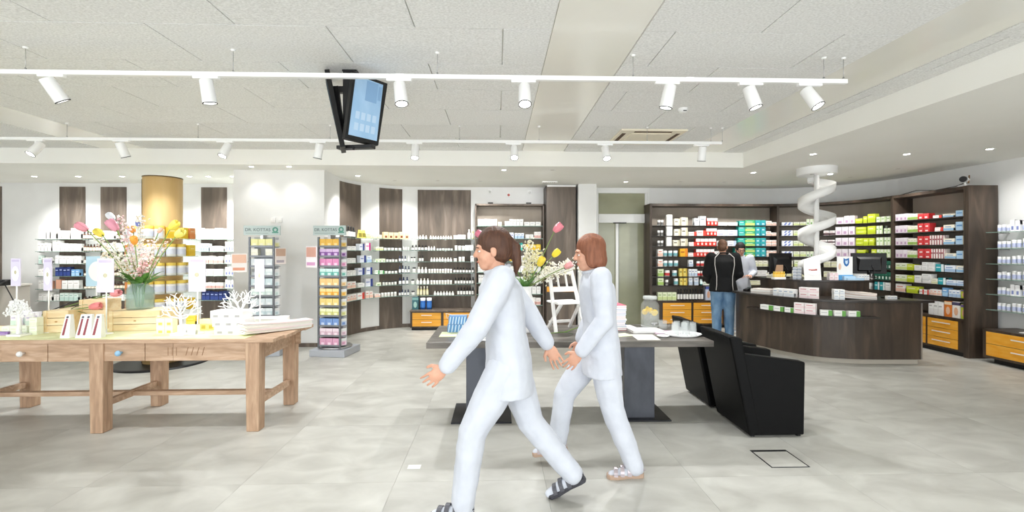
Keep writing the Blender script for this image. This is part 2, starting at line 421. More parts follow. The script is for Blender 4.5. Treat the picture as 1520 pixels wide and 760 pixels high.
def fx(px): return atz(px, 117, TZ - .02).x
def tx(px, Y): return at(px, 100, Y).x
track('light_track', 'front white ceiling light track running above the rustic table', fa, fb, [(tx(p, 3.5) - fa.x) / (fb.x - fa.x) for p in (35, 345, 649, 940, 1223, 1252)], TZ, [.61, .86])
track('light_track', 'rear white ceiling light track nearer the shelving wall', ba, bb, [(tx(p, 5.57) - ba.x) / (bb.x - ba.x) for p in (97, 293, 490, 682, 800, 960, 1054, 1071)], TZ, [.55])
NTH = ['first', 'second', 'third', 'fourth', 'fifth', 'sixth', 'seventh', 'eighth']
front = [(75, (.9, 1.2, 0), ''), (305, (.25, .3, 0), ''), (592, (.35, -.5, 0), ''), (777, (0, -.9, 0), ''), (991, (-.45, .25, 0), ''), (1115, (.65, -.4, 0), ''), (1203, (.9, -1.1, 0), '')]
for px, o, _ in front:
    x = tx(px, 3.5); pos = Vector((x, 3.51, TZ - .017))
    track_head(pos, (x + o[0], 3.51 + o[1], .4), '%s white spotlight from the free end of the front light track' % NTH[6 - [e[0] for e in front].index(px)], 'front track spotlights', SPOT_W)
rear = [(53, (-.6, -1.6)), (180, (.5, .85)), (334, (-.5, -1.2)), (472, (-.5, .2)), (615, (0, -.9)), (762, (0, -1.4)), (898, (.1, -1.2)), (1041, (.0, .5))]
for px, o in rear:
    x = tx(px, 5.57); pos = Vector((x, 5.57, TZ - .017))
    track_head(pos, (x + o[0], 5.57 + o[1], .4), '%s white spotlight from the free end of the rear light track' % NTH[7 - [e[0] for e in rear].index(px)], 'rear track spotlights', REAR_W * (.35 if px == 180 else 1), size=95)

# recessed downlights in the soffit
DL_R = MB().lathe([(.034, -.0), (.05, -.004), (.052, 0), (.052, .004), (.034, .012)], 18).mesh('trim_ring', M_WGLOSS)
DL_L = MB().lathe([(0, -.001), (.034, -.001)], 16).mesh('lens', M_LAMP)
DL_OFF = MB().lathe([(0, -.001), (.034, -.001)], 16).mesh('lens', cm('#cfc9ba', .3))
def downlight(px, py, on=True, aim=None, power=None):
    p = atz(px, py, SOF)
    where = 'over the left shelves' if px < 345 else 'over the broad white column' if px < 450 else 'over the back wall shelving' if px < 880 else 'over the dispensing counter'
    t = thing('downlight', ('lit' if on else 'wall-facing') + ' round recessed downlight in the soffit ' + where, 'downlight', p, 0, ('lit' if on else 'wall-facing') + ' downlights ' + where)
    link('trim_ring', DL_R, t); link('lens', DL_L if on else DL_OFF, t)
    spot('downlight_beam', p - Vector((0, 0, .03)), aim if aim else (p.x, p.y + .12, 0), power or DOWN_W, 105, .8, (1, .995, .98), .05)
for px in (51, 116, 181, 281, 309, 345): downlight(px, 262, aim=(atz(px, 262, SOF).x, 8.9, .9))
for px in (373, 429): downlight(px, 247.3, aim=(atz(px, 247, SOF).x, 7.42, 1.2), power=4)
for px, py in ((531, 261), (748, 252.5)): downlight(px, py)
for px, py in ((586, 268), (650, 268), (713, 269)): downlight(px, py, False, aim=(atz(px, py, SOF).x, 9.2, .9), power=SHELF_W)
downlight(820, 252.5, False, aim=(.3, 9.1, 1.2), power=SHELF_W)
downlight(929, 270, True, power=9)
for px, py, pw in ((1118, 256.5, 55), (1207, 229, 32), (1346, 229, 32)): downlight(px, py, True, power=pw)
downlight(1469, 221.5, True, aim=(7.2, 5.9, 1.2), power=40)
for px, py, tx_, ty_ in ((1010, 269.5, 3.4, 9.1), (1075, 270, 4.3, 9.1), (1131, 270, 5.1, 9.1), (1262, 263, 6.2, 8.6), (1333, 250.5, 6.9, 7.5)): downlight(px, py, False, aim=(tx_, ty_, 1.1), power=SHELF_W * .85)
# hidden LED strips would not be seen: the curved unit's own light pelmet
# ceiling cassette
cas = thing('air_conditioner', 'square cream ceiling air conditioning cassette with slotted edges', 'air conditioner', (1.97, 6.0, CEIL))
m = MB(); m.box(-.42, .42, -.38, .38, -.022, .0).build('panel', mat('cassette_cream', '#ece3cf', .5), cas, bevel=.008)
MB().box(-.26, .26, -.24, .24, -.03, -.02).build('intake_grille', mat('cassette_cream', '#ece3cf'), cas, bevel=.006)
for a in ((-.24, .24, -.335, -.285), (-.24, .24, .285, .335), (-.375, -.325, -.24, .24), (.325, .375, -.24, .24)):
    MB().box(*a, -.0235, -.018).build('outlet_slot', cm('#5d4632', .6), cas)
sd = thing('smoke_detector', 'small round white smoke detector on the panelled ceiling', 'smoke detector', (1.987, 4.805, CEIL))
MB().lathe([(0, -.045), (.03, -.045), (.042, -.03), (.05, -.018), (.05, 0)], 20).build('housing', M_WGLOSS, sd); MB().box(-.015, .02, -.047, -.04, -.038, -.03).build('vent', M_BLACK, sd)
vs_ = thing('smoke_detector', 'small white sensor dome on soffit near the tall brown cabinet', 'sensor', atz(816, 269.5, SOF)); MB().box(-.14, .14, -.05, .05, -.02, 0).build('grille_frame', M_WMAT, vs_, bevel=.004)
for i in range(6): MB().box(-.12 + .04 * i, -.1 + .04 * i, -.042, .042, -.022, -.018).build('slot', cm('#bdb8ac'), vs_)
vs_.name = 'air_vent'; vs_['label'] = 'small white slotted air vent in soffit near tall brown cabinet'; vs_['category'] = 'vent'

# V-shaped pair of hanging displays
dsp = thing('hanging_display', 'pair of black framed portrait displays hung in a V from the ceiling', 'display', (-1.2, 3.8, CEIL))
def rel(p): return Vector(p) - Vector((-1.2, 3.8, CEIL))
TL, TR, BL, BR = map(rel, ((-1.165, 3.74, 3.0), (-.955, 4.01, 3.0), (-1.195, 3.62, 2.425), (-1.0, 3.87, 2.425)))
o = MB().quadplate(BL, BR, TR, TL, .045).build('display_panel', M_BLACK, dsp, bevel=.004)
n = (BR - BL).cross(TL - BL).normalized()
def lerp(u, v): return BL + (BR - BL) * u + (TL - BL) * v + n * .0015
M_SCREEN = mat('bright_screen', '#86a8c6', .1, col2='#9db9d2', scale=(6, 6, 3), emit=.22)
scr = MB().add([lerp(.07, .06), lerp(.93, .06), lerp(.93, .95), lerp(.07, .95)], [(0, 1, 2, 3)]).build('screen', M_SCREEN, o)
m = MB()
for i in range(4):
    for j in range(2):
        u, v = .2 + i * .17, .15 + j * .17
        m.add([lerp(u, v) + n * .0005, lerp(u + .12, v) + n * .0005, lerp(u + .12, v + .11) + n * .0005, lerp(u, v + .11) + n * .0005], [(0, 1, 2, 3)])
m.build('screen_tile', mat('screen_tile', '#a4bace', .1, emit=.25), o)
m = MB()
for a in ((.42, .62, .78, .93), (.8, .68, .9, .9)):
    m.add([lerp(a[0], a[1]) + n * .0006, lerp(a[2], a[1]) + n * .0006, lerp(a[2], a[3]) + n * .0006, lerp(a[0], a[3]) + n * .0006], [(0, 1, 2, 3)])
m.build('screen_picture', mat('screen_picture', '#7496b8', .1, emit=.25), o)
a0, a1, b0, b1 = map(rel, ((-1.42, 3.79, 3.03), (-1.275, 3.74, 2.38), (-1.53, 4.12, 3.03), (-1.345, 3.98, 2.38)))
o2 = MB().quadplate(b1, a1, a0, b0, .04).build('display_panel', M_BLACK, dsp, bevel=.004)
n2 = (a1 - b1).cross(b0 - b1).normalized() * .002
def l2(u, v): return b1 + (a1 - b1) * u + (b0 - b1) * v + n2
MB().add([l2(.07, .05), l2(.93, .05), l2(.93, .95), l2(.07, .95)], [(0, 1, 2, 3)]).build('screen', M_SCREEN, o2)
m = MB(); m.bar(rel((-1.40, 3.9, 2.9)), rel((-1.12, 3.9, 2.9)), .05, .05); m.bar(rel((-1.33, 3.88, 2.62)), rel((-1.14, 3.85, 2.62)), .05, .04); m.bar(rel((-1.36, 3.88, 2.92)), rel((-1.3, 3.86, 2.5)), .03, .05)
m.build('bracket_arm', M_BLACK, dsp)
MB().bar(rel((-1.26, 3.9, 2.5)), rel((-1.26, 3.9, CEIL + .01)), .07, .07).build('ceiling_post', M_BLACK, dsp)
MB().bar(rel((-1.33, 3.86, 2.4)), rel((-1.02, 3.80, 2.4)), .07, .03).build('bottom_rail', M_BLACK, dsp, bevel=.004)
MB().cyl(rel((-1.17, 3.75, 2.39)), rel((-1.17, 3.75, 2.36)), .008).build('bolt', M_BLACK, dsp)
MB().box(-.1, .02, .06, .16, -.012, .005).build('ceiling_plate', M_BLACK, dsp)

# ================================================================ PRODUCTS
def B(h): return cm(h, .5)
PM = {}
def pmesh(shape, w, d, h, c):
    key = (shape, round(w, 3), round(d, 3), round(h, 3), c)
    if key in PM: return PM[key]
    m = MB(); g = .0012
    a, b, e = (list(c) + [c[-1]] * 3)[:3]
    x = w / 2
    if shape == 'box':
        m.box(-x + g, x - g, 0, d, 0, h, 0)
    elif shape == 'band':      # carton with a coloured lower band and a print line
        m.box(-x + g, x - g, 0, d, 0, h, 0); m.box(-x + g, x - g, -.0012, d * .5, h * .06, h * .46, 1); m.box(-x * .7, x * .5, -.0018, 0, h * .62, h * .72, 2)
    elif shape == 'side':      # carton with a coloured end panel
        m.box(-x + g, x - g, 0, d, 0, h, 0); m.box(x * .35, x - g, -.0012, d * .5, 0, h * .999, 1); m.box(-x * .8, x * .15, -.0018, 0, h * .5, h * .64, 2)
    elif shape == 'dots':      # carton with a square emblem over a white lid band
        m.box(-x + g, x - g, 0, d, 0, h, 0); m.box(-x + g, x - g, -.0012, d * .5, h * .6, h, 1); m.box(-x * .45, x * .45, -.0018, 0, h * .14, h * .46, 2)
    elif shape == 'stripe':    # carton with diagonal stripes
        m.box(-x + g, x - g, 0, d, 0, h, 0)
        for k in (-.55, .15): m.add([(x * k - .012, -.0015, h * .1), (x * (k + .35) - .012, -.0015, h * .1), (x * (k + .55), -.0015, h * .9), (x * (k + .2), -.0015, h * .9)], [(0, 1, 2, 3)], 1)
    elif shape == 'face':      # carton with a portrait oval
        m.box(-x + g, x - g, 0, d, 0, h, 0); m.box(-x + g, x - g, -.0012, d * .5, h * .78, h * .97, 1)
        n_ = 10; m.add([(x * .55 * math.cos(2 * PI * k / n_), -.0016, h * .4 + h * .26 * math.sin(2 * PI * k / n_)) for k in range(n_)], [tuple(range(n_))], 2)
    elif shape == 'jar':
        r = min(w, d * 1.2) / 2 - g; m.lathe([(0, 0), (r, .001), (r, h * .72), (r * .94, h * .75)], 12, (0, r, 0), 0)
        m.lathe([(r * .99, h * .76), (r * .99, h), (0, h)], 12, (0, r, 0), 1); m.lathe([(r * 1.01, h * .16), (r * 1.01, h * .6)], 12, (0, r, 0), 2)
    elif shape == 'bottle':
        r = min(w, d * 1.2) / 2 - g; m.lathe([(0, 0), (r, .001), (r, h * .6), (r * .42, h * .72), (r * .42, h * .78)], 10, (0, r, 0), 0)
        m.lathe([(r * .5, h * .77), (r * .5, h), (0, h)], 8, (0, r, 0), 1); m.lathe([(r * 1.015, h * .1), (r * 1.015, h * .54)], 10, (0, r, 0), 2)
    elif shape == 'tube':
        r = min(w, d) / 2 - g
        m.cyl((0, r, 0), (0, r, h * .2), r * .8, n=10, mi=1)
        m.hexa([(-r, 0, h * .2), (r, 0, h * .2), (r, 2 * r, h * .2), (-r, 2 * r, h * .2), (-r, r, h), (r, r, h), (r, r + .003, h), (-r, r + .003, h)], 0)
    elif shape == 'pouch':
        m.hexa([(-x + g, 0, 0), (x - g, 0, 0), (x - g, d * .6, 0), (-x + g, d * .6, 0), (-x * .9, d * .2, h), (x * .9, d * .2, h), (x * .9, d * .24, h), (-x * .9, d * .24, h)], 0)
        m.add([(-x * .93, -.0012 + d * .03, h * .12), (x * .93, -.0012 + d * .03, h * .12), (x * .9, -.0012 + d * .135, h * .62), (-x * .9, -.0012 + d * .135, h * .62)], [(0, 1, 2, 3)], 1)
    me = m.mesh('product', [B(a), B(b), B(e)]); PM[key] = me
    return me
# kind: object name, wording, category, shape, depth, colours
K = {
 'wjar': ('medicine_jar', 'white jar with black print', 'jar', 'jar', .075, ('#f2f1ee', '#f6f5f2', '#6b6a68')),
 'tall': ('lotion_carton', 'tall white carton', 'box', 'box', .07, ('#f6f4ee',)),
 'cream': ('medicine_box', 'cream carton with dark leaf print', 'box', 'side', .08, ('#efe9d6', '#c9c2a6', '#6a6455')),
 'grey': ('medicine_box', 'pale grey and white carton', 'box', 'band', .09, ('#e2e4e4', '#cdd2d4', '#8b949b')),
 'redw': ('medicine_box', 'red carton with white lid band', 'box', 'dots', .1, ('#d9372b', '#f7f5f2', '#f2d8d2')),
 'flat': ('medicine_box', 'flat white carton', 'box', 'band', .12, ('#f5f4f1', '#eceae6', '#b8b6c2')),
 'wred': ('medicine_box', 'flat white carton with red end', 'box', 'side', .11, ('#f6f4f1', '#dd4a3e', '#e79a92')),
 'wblue': ('medicine_box', 'white carton with blue end', 'box', 'side', .11, ('#f6f6f6', '#c9d3ec', '#4a5db0')),
 'teal': ('medicine_box', 'teal carton', 'box', 'band', .11, ('#2fa79b', '#51c0b0', '#e6f4ee')),
 'green': ('medicine_box', 'green and yellow carton', 'box', 'band', .11, ('#4fb87c', '#c9dd7a', '#e9f3d8')),
 'aqua': ('medicine_box', 'turquoise blue carton', 'box', 'dots', .11, ('#2e9fb2', '#3fb3b4', '#bfe6e4')),
 'wpink': ('medicine_box', 'white carton with salmon band', 'box', 'band', .11, ('#f6f2ee', '#f3c9b6', '#dc7a5c')),
 'tjar': ('supplement_jar', 'white jar with teal label', 'jar', 'jar', .08, ('#eef3f4', '#f4f6f6', '#79b4ba')),
 'orange': ('medicine_box', 'orange and yellow carton', 'box', 'side', .09, ('#f0b433', '#e88b2f', '#b9622a')),
 'rtub': ('supplement_jar', 'red labelled white tub', 'jar', 'jar', .09, ('#f3efec', '#f5f3f0', '#cf3f3f')),
 'bluew': ('medicine_box', 'pale blue and white carton', 'box', 'band', .1, ('#e9eff6', '#a9c4e2', '#6d90c4')),
 'gbox': ('tea_box', 'light green tea carton', 'box', 'band', .08, ('#dfe8c4', '#a8c96a', '#7da04c')),
 'gold': ('medicine_box', 'gold yellow upright carton', 'box', 'side', .08, ('#e9d678', '#c8a63c', '#8c7a3c')),
 'wtall': ('medicine_box', 'white and blue upright carton', 'box', 'band', .07, ('#f4f6f8', '#c4d3e6', '#7c95be')),
 'ttube': ('cream_tube', 'teal and white cream tube', 'tube', 'tube', .05, ('#dcefee', '#3d9b98')),
 'gflat': ('medicine_box', 'flat white and green carton', 'box', 'side', .1, ('#f1f4ec', '#57a860', '#88bb7f')),
 'pgreen': ('tea_box', 'pale green tea carton with leaf print', 'box', 'band', .09, ('#e4eccb', '#cfdd9c', '#8fae5c')),
 'bbot': ('care_bottle', 'black capped bottle with white label', 'bottle', 'bottle', .06, ('#1c1b1c', '#101011', '#efedea')),
 'pic': ('picture_carton', 'blue carton with printed picture', 'box', 'face', .09, ('#c9cfe0', '#5161a8', '#d8a98e')),
 'diag': ('medicine_box', 'white carton with blue diagonal stripes', 'box', 'stripe', .1, ('#f2f4f8', '#8597d2')),
 'ygrn': ('tea_box', 'yellow green and white tea carton', 'box', 'band', .1, ('#f0f2e2', '#d8e39a', '#9db85c')),
 'gwh': ('tea_box', 'white tea carton with green leaves', 'box', 'dots', .09, ('#f0f3e6', '#e7efd3', '#7fae62')),
 'lilac': ('medicine_box', 'pale lilac carton', 'box', 'dots', .11, ('#ecdfe8', '#f3ecf2', '#c7a5c4')),
 'lime': ('tea_box', 'lime green carton', 'box', 'band', .1, ('#d3df45', '#bccb2c', '#f3f5c8')),
 'pale': ('tea_box', 'pale mint and white carton', 'box', 'side', .1, ('#eff4e2', '#cfe3ac', '#9cc678')),
 'dkst': ('medicine_box', 'white carton with dark stripe', 'box', 'band', .1, ('#f3efee', '#54343c', '#d5a9ac')),
 'crm': ('medicine_box', 'cream white carton', 'box', 'band', .11, ('#f3f0e2', '#e3e2b8', '#c2c48c')),
 'dgrn': ('herbal_box', 'dark green carton with white crescent', 'box', 'dots', .1, ('#1f5b4a', '#2c6f5b', '#dbe9df')),
 'cgrn': ('tea_box', 'cream carton with green foot band', 'box', 'band', .1, ('#f3f1e2', '#9cbf5e', '#d7d9b4')),
 'red': ('medicine_box', 'red carton with white lettering block', 'box', 'dots', .1, ('#d6383c', '#db4a4c', '#f4d9d7')),
 'slim': ('medicine_box', 'slim dark red and white carton', 'box', 'side', .1, ('#efe6e2', '#8f2f3c', '#8f2f3c')),
 'bcrm': ('medicine_box', 'cream and sky blue carton', 'box', 'band', .1, ('#f2ead8', '#8fb7d8', '#5c93c8')),
 'byel': ('medicine_box', 'sky blue carton with cream edge', 'box', 'side', .1, ('#a9c6de', '#f0e3c4', '#5b8fc4')),
 'white': ('medicine_box', 'plain white carton', 'box', 'band', .1, ('#f5f4f2', '#eae8e6', '#c2c0c0')),
 'tealw': ('medicine_box', 'teal and white carton', 'box', 'side', .1, ('#3aa6b0', '#e6f1f2', '#d6eef0')),
 'orface': ('hair_colour_box', 'orange carton with printed face', 'box', 'face', .1, ('#e07f35', '#f3d9b8', '#e9bfa0')),
 'wface': ('hair_colour_box', 'white carton with printed face', 'box', 'face', .1, ('#efe9e2', '#4d4a66', '#e2b190')),
 'gface': ('hair_colour_box', 'lime carton with printed face', 'box', 'face', .1, ('#b9c23c', '#6b5a8c', '#d9a489')),
 'wbjar': ('vitamin_jar', 'white jar with blue label', 'jar', 'jar', .07, ('#f4f4f6', '#f6f6f6', '#bcc4e2')),
 'wbbox': ('vitamin_box', 'white carton with blue lettering block', 'box', 'dots', .07, ('#f5f5f7', '#f7f7f8', '#8791c4')),
 'blk': ('shampoo_bottle', 'black bottle with white label', 'bottle', 'bottle', .06, ('#141416', '#101012', '#f0efec')),
 'ypouch': ('tea_pouch', 'yellow printed pouch', 'pouch', 'pouch', .08, ('#e7d774', '#8a7f36')),
 'mag': ('tea_box', 'magenta and white carton', 'box', 'side', .08, ('#f1e3ea', '#c0257c', '#d977a8')),
 'navyw': ('tea_box', 'white carton with navy side', 'box', 'side', .08, ('#e6e8f2', '#2f3f86', '#7f8cc0')),
 'btfly': ('butterfly_box', 'cream carton with brown butterfly print', 'box', 'dots', .08, ('#efd9ac', '#f3e1bb', '#8a4a2c')),
 'sjar': ('remedy_jar', 'small white topped jar', 'jar', 'jar', .055, ('#f3f2ef', '#f8f7f5', '#e8e5df')),
 'djar': ('remedy_jar', 'small white jar with dark lid', 'jar', 'jar', .055, ('#f1f0ec', '#1d1c1d', '#ebe9e4')),
 'dropper': ('dropper_bottle', 'dark blue dropper bottle with white label', 'bottle', 'bottle', .05, ('#1f2a4c', '#26304c', '#f0f0ef')),
 'sbot': ('remedy_bottle', 'small white remedy bottle', 'bottle', 'bottle', .05, ('#f0efec', '#e2dfd8', '#f8f7f5')),
 'dbot': ('remedy_bottle', 'dark remedy bottle with white label', 'bottle', 'bottle', .05, ('#241d1a', '#151313', '#f4f3f0')),
 'oil': ('oil_bottle', 'pale golden oil bottle', 'bottle', 'bottle', .06, ('#d9cf9a', '#efeadc', '#efe8c8')),
 'spray': ('spray_bottle', 'tall white pump bottle', 'bottle', 'bottle', .06, ('#f6f5f2', '#e9e7e2', '#fbfaf8')),
 'amber': ('amber_bottle', 'amber brown bottle with pale label', 'bottle', 'bottle', .055, ('#5a3418', '#2a1a12', '#efe6d4')),
 'navy': ('navy_carton', 'navy blue carton', 'box', 'band', .08, ('#24346e', '#32468a', '#aab7dc')),
 'sky': ('sky_carton', 'light blue carton', 'box', 'band', .08, ('#7fb0e0', '#a9cdec', '#eef5fb')),
 'pcopper': ('copper_carton', 'copper pink carton', 'box', 'box', .08, ('#d9a48c',)),
 'wredtop': ('skincare_carton', 'white carton with red top edge', 'box', 'box', .08, ('#f7f4f2',)),
 'skin': ('skincare_carton', 'white skincare carton', 'box', 'band', .08, ('#f6f5f3', '#eeecea', '#cfc9c6')),
 'peach': ('skincare_carton', 'white carton with rose foot band', 'box', 'band', .08, ('#f6f1ee', '#e4b3aa', '#d9d2cf')),
 'seafm': ('skincare_carton', 'pale sea green carton', 'box', 'band', .08, ('#dfece6', '#c2dad2', '#8fb6aa')),
 'ytub': ('supplement_tub', 'white tub with yellow lid', 'tub', 'jar', .1, ('#f6f5f2', '#f0d262', '#dfe3ee')),
 'orbox': ('orange_carton', 'orange gift carton', 'box', 'band', .1, ('#f0a060', '#eb8f4a', '#f6c79a')),
 'ybox': ('yellow_carton', 'bright yellow carton', 'box', 'band', .1, ('#f2cf3f', '#e9bf2a', '#f7e48c')),
 'bcan': ('drink_can', 'blue bucket with white lid', 'tub', 'jar', .14, ('#2f68b8', '#eef2f6', '#3f7fcf')),
 'ggreen': ('tea_tin', 'dark green patterned tin', 'tin', 'face', .1, ('#3e6e78', '#86b4b0', '#a8cfc6')),
}
ORD = ['top', 'second', 'third', 'fourth', 'fifth', 'sixth', 'seventh', 'eighth']
def product(kind, p, rz, w, h, label, group, d=None, parent=None):
    nm, desc, cat, shape, dep, c = K[kind]
    o = link(nm, pmesh(shape, round(w, 3), d or dep, round(h, 3), c), None, p, rz)
    return tag(o, label, cat, group)
def row(run, z, where, px0, px1, kind, n, hpx, rows=1, inset=.02, jit=.0):
    s0, s1 = run.s_at(px0), run.s_at(px1); mid = run.p((s0 + s1) / 2)
    dep = SY * mid.x + CY * mid.y; h = hpx * dep / F / rows; wd = (s1 - s0) / n
    if wd < .012: return
    nm, desc, cat, shape, _, _ = K[kind]
    lab = '%s on the %s' % (desc, where)
    for i in range(n):
        s = s0 + wd * (i + .5); t = run.tan(s); q = run.p(s); nrm = Vector((-t.y, t.x, 0)); rz = math.atan2(t.y, t.x)
        for k in range(rows):
            hh = h * (1 + random.uniform(-jit, jit))
            product(kind, q + nrm * (inset + random.random() * .006) + Vector((0, 0, z + k * h)), rz, wd * (.84 if shape in ('jar', 'bottle') else .95), hh, lab, lab[:60])

# ================================================================ CURVED DARK SHELVING ON THE RIGHT
UH = 2.47; UF = 8.92; UX = 6.72; UEND = 6.3
rx, ry = UX - CC[0], UF - CC[1]
ufront = [(3.02, UF), (CC[0], UF)] + corner(rx, ry)[1:] + [(UX, UEND)]
urun = Run(ufront)
def seg(s0, s1, n=16): return [(lambda v: (v.x, v.y))(urun.p(s0 + (s1 - s0) * i / n)) for i in range(n + 1)]
sA, sB = urun.s_at(1155), urun.s_at(1324)
bays = [(0, sA, 2), (sA, sB, 12), (sB, urun.len, 2)]
UZ = [2.04, 1.835, 1.63, 1.42, 1.22, 1.025, .85]; UTOP = .55
unit = thing('curved_shelving', 'dark brown curved wall shelving with orange drawers behind the dispensing counter', 'shelving', (0, 0, 0))
full = [(3.02, UF), (CC[0], UF)] + corner(rx, ry)[1:] + [(UX, UEND)]
def dbl(p):
    return offset(p, 0)
bk = lambda a, d: offset(a, d)
fine = seg(0, urun.len, 60)
MB().ribbon(fine, bk(fine, .36), UH - .045, UH).build('top_board', M_DARK, unit)
MB().ribbon(bk(fine, .345), bk(fine, .362), .0, UH - .04).build('back_panel', M_TAUPE, unit)
MB().ribbon(bk(fine, .03), bk(fine, .34), 0, .06).build('plinth', M_BLACK, unit)
for s in (0.0, sA, sB, urun.len):
    q = urun.p(min(max(s, .001), urun.len - .001)); t = urun.tan(min(max(s, .001), urun.len - .001)); nrm = Vector((-t.y, t.x, 0)); a = t * .022
    if s == 0: q = q + a
    if s == urun.len: q = q - a
    c = [q - a - nrm * .003, q + a - nrm * .003, q + a + nrm * .36, q - a + nrm * .36]
    MB().hexa([v + Vector((0, 0, 0)) for v in c] + [v + Vector((0, 0, UH + .002)) for v in c]).build('upright', M_DARK, unit, bevel=.002)
MB().box(UX - .004, UX + .43, UEND - .03, UEND + .005, 0, UH + .004).build('end_panel', M_DARK, unit, bevel=.003)
for bi, (s0, s1, n) in enumerate(bays):
    a = seg(s0 + .02, s1 - .02, max(n, 2))
    for zi, z in enumerate(UZ):
        MB().ribbon(bk(a, .015), bk(a, .345), z - .016, z).build('shelf', M_DARKTOP, unit)
    MB().ribbon(bk(a, -.0), bk(a, .345), UTOP - .03, UTOP).build('cabinet_top', M_DARK, unit)
    MB().ribbon(bk(a, .012), bk(a, .34), .06, UTOP - .03).build('drawer_carcass', M_DARK, unit)
def drawers(run, s0, s1, z0, z1, n, parent, proud=.004, hw=.14):
    t = run.tan((s0 + s1) / 2); nrm = Vector((-t.y, t.x, 0)); q0, q1 = run.p(s0), run.p(s1); hh = (z1 - z0) / n
    for k in range(n):
        za, zb = z0 + k * hh + .003, z0 + (k + 1) * hh - .003
        c = [q0 - nrm * proud, q1 - nrm * proud, q1 + nrm * .012, q0 + nrm * .012]
        d = MB().hexa([v + Vector((0, 0, za)) for v in c] + [v + Vector((0, 0, zb)) for v in c]).build('drawer', M_ORANGE, parent, bevel=.0015)
        mid = (q0 + q1) / 2 - nrm * (proud + .018); zc = (za + zb) / 2 + hh * .12
        m = MB(); m.bar(mid - t * hw + Vector((0, 0, zc)), mid + t * hw + Vector((0, 0, zc)), .008, .014)
        for e in (-.8, .8): m.bar(mid + t * hw * e + Vector((0, 0, zc)), mid + t * hw * e + nrm * .02 + Vector((0, 0, zc)), .008, .01)
        m.build('handle', M_CHROME, d)
w_bay = sA
for a, b in ((984, 1026), (1029.5, 1072)): drawers(urun, urun.s_at(a), urun.s_at(b), .09, UTOP - .045, 3, unit)
drawers(urun, urun.s_at(1075.5), urun.s_at(1112), .09, UTOP - .045, 3, unit)
drawers(urun, urun.s_at(1332), urun.s_at(1373), .09, UTOP - .045, 3, unit); drawers(urun, urun.s_at(1377), urun.s_at(1421), .09, UTOP - .045, 3, unit)
W1 = '%s shelf by the glass door'; W2 = '%s shelf of the rounded corner'; W3 = '%s shelf near the security camera'
flatrows = [
 [(976.5, 986.5, 'wjar', 2, 8), (990, 999, 'tall', 1, 16), (1001.5, 1011, 'cream', 1, 10), (1012, 1022, 'cream', 1, 12), (1031, 1039, 'grey', 1, 11), (1039.5, 1049, 'grey', 1, 14), (1050, 1066, 'redw', 3, 11), (1067, 1081, 'flat', 1, 5), (1082, 1096, 'flat', 1, 5), (1098, 1107, 'teal', 1, 7), (1107, 1122, 'green', 1, 8), (1122, 1138, 'aqua', 2, 8), (1138, 1147, 'wpink', 1, 7), (1147, 1155, 'wpink', 1, 5)],
 [(976.5, 986, 'wjar', 2, 8), (990, 999, 'tall', 1, 15), (1001.5, 1011, 'cream', 1, 10), (1012, 1022, 'cream', 1, 12), (1023, 1035, 'wred', 1, 6), (1035, 1049, 'wred', 1, 8), (1049, 1065, 'redw', 3, 11), (1065, 1081, 'wblue', 1, 9, 2), (1081, 1096, 'wblue', 1, 9, 2), (1097, 1107, 'teal', 1, 14, 2), (1107, 1122, 'green', 1, 14, 2), (1122, 1138, 'aqua', 2, 14, 2), (1138, 1146, 'wpink', 1, 7), (1146, 1155, 'wpink', 1, 5)],
 [(976.5, 986, 'wjar', 2, 8), (990, 998, 'tall', 1, 14), (1000, 1010, 'cream', 1, 9), (1011, 1022, 'cream', 1, 11), (1023, 1034, 'wred', 1, 6, 2), (1034, 1064, 'redw', 5, 11), (1065, 1079, 'wblue', 1, 8, 2), (1081, 1094, 'wblue', 1, 8, 2), (1096, 1107, 'teal', 1, 12, 2), (1107, 1122, 'green', 1, 12, 2), (1122, 1138, 'aqua', 2, 12, 2), (1138, 1155, 'wpink', 2, 9, 2)],
 [(977, 985, 'wpink', 1, 11), (985, 1008, 'tjar', 3, 9), (1010, 1022, 'orange', 1, 12), (1022, 1034, 'wred', 1, 6, 2), (1034, 1061, 'redw', 5, 11), (1061, 1073, 'flat', 1, 8, 2), (1092, 1107, 'teal', 1, 13, 2), (1107, 1122, 'green', 1, 13, 2), (1122, 1138, 'aqua', 2, 13, 2), (1139, 1155, 'wpink', 2, 9, 2)],
 [(977, 985, 'wpink', 1, 11), (985, 1009, 'tjar', 3, 9), (1023, 1030, 'wtall', 1, 10), (1035, 1047, 'rtub', 2, 8), (1047, 1060, 'bluew', 2, 9), (1106, 1117, 'crm', 1, 10), (1119, 1141, 'crm', 3, 9), (1143, 1154, 'crm', 1, 8)],
 [(977, 986, 'gbox', 1, 11), (987, 997, 'rtub', 1, 9), (998, 1008, 'tjar', 1, 9), (1009, 1021, 'gold', 2, 12), (1023, 1036, 'wtall', 3, 11), (1036, 1047, 'rtub', 2, 8), (1047, 1057, 'bluew', 2, 9), (1122, 1140, 'white', 2, 9, 2), (1141, 1154, 'white', 1, 6)],
 [(977, 986, 'gbox', 1, 11), (988, 994, 'wjar', 1, 8), (1001, 1009, 'tjar', 1, 10), (1010, 1021, 'gold', 2, 11), (1023, 1029, 'wtall', 1, 12), (1031, 1038, 'wtall', 1, 12), (1040, 1044, 'ttube', 1, 9), (1044, 1058, 'gflat', 1, 5), (1110, 1130, 'crm', 1, 7, 2)],
]
for i, r_ in enumerate(flatrows):
    for e in r_: row(urun, UZ[i], W1 % ORD[i], *e[:5], rows=e[5] if len(e) > 5 else 1)
for e in ((977, 1005, 'pgreen', 4, 12), (1006, 1046, 'bbot', 9, 17), (1048, 1057, 'pic', 1, 21), (1060, 1075, 'pgreen', 2, 12)): row(urun, UTOP, W1.replace('%s shelf', 'drawer top') , *e)
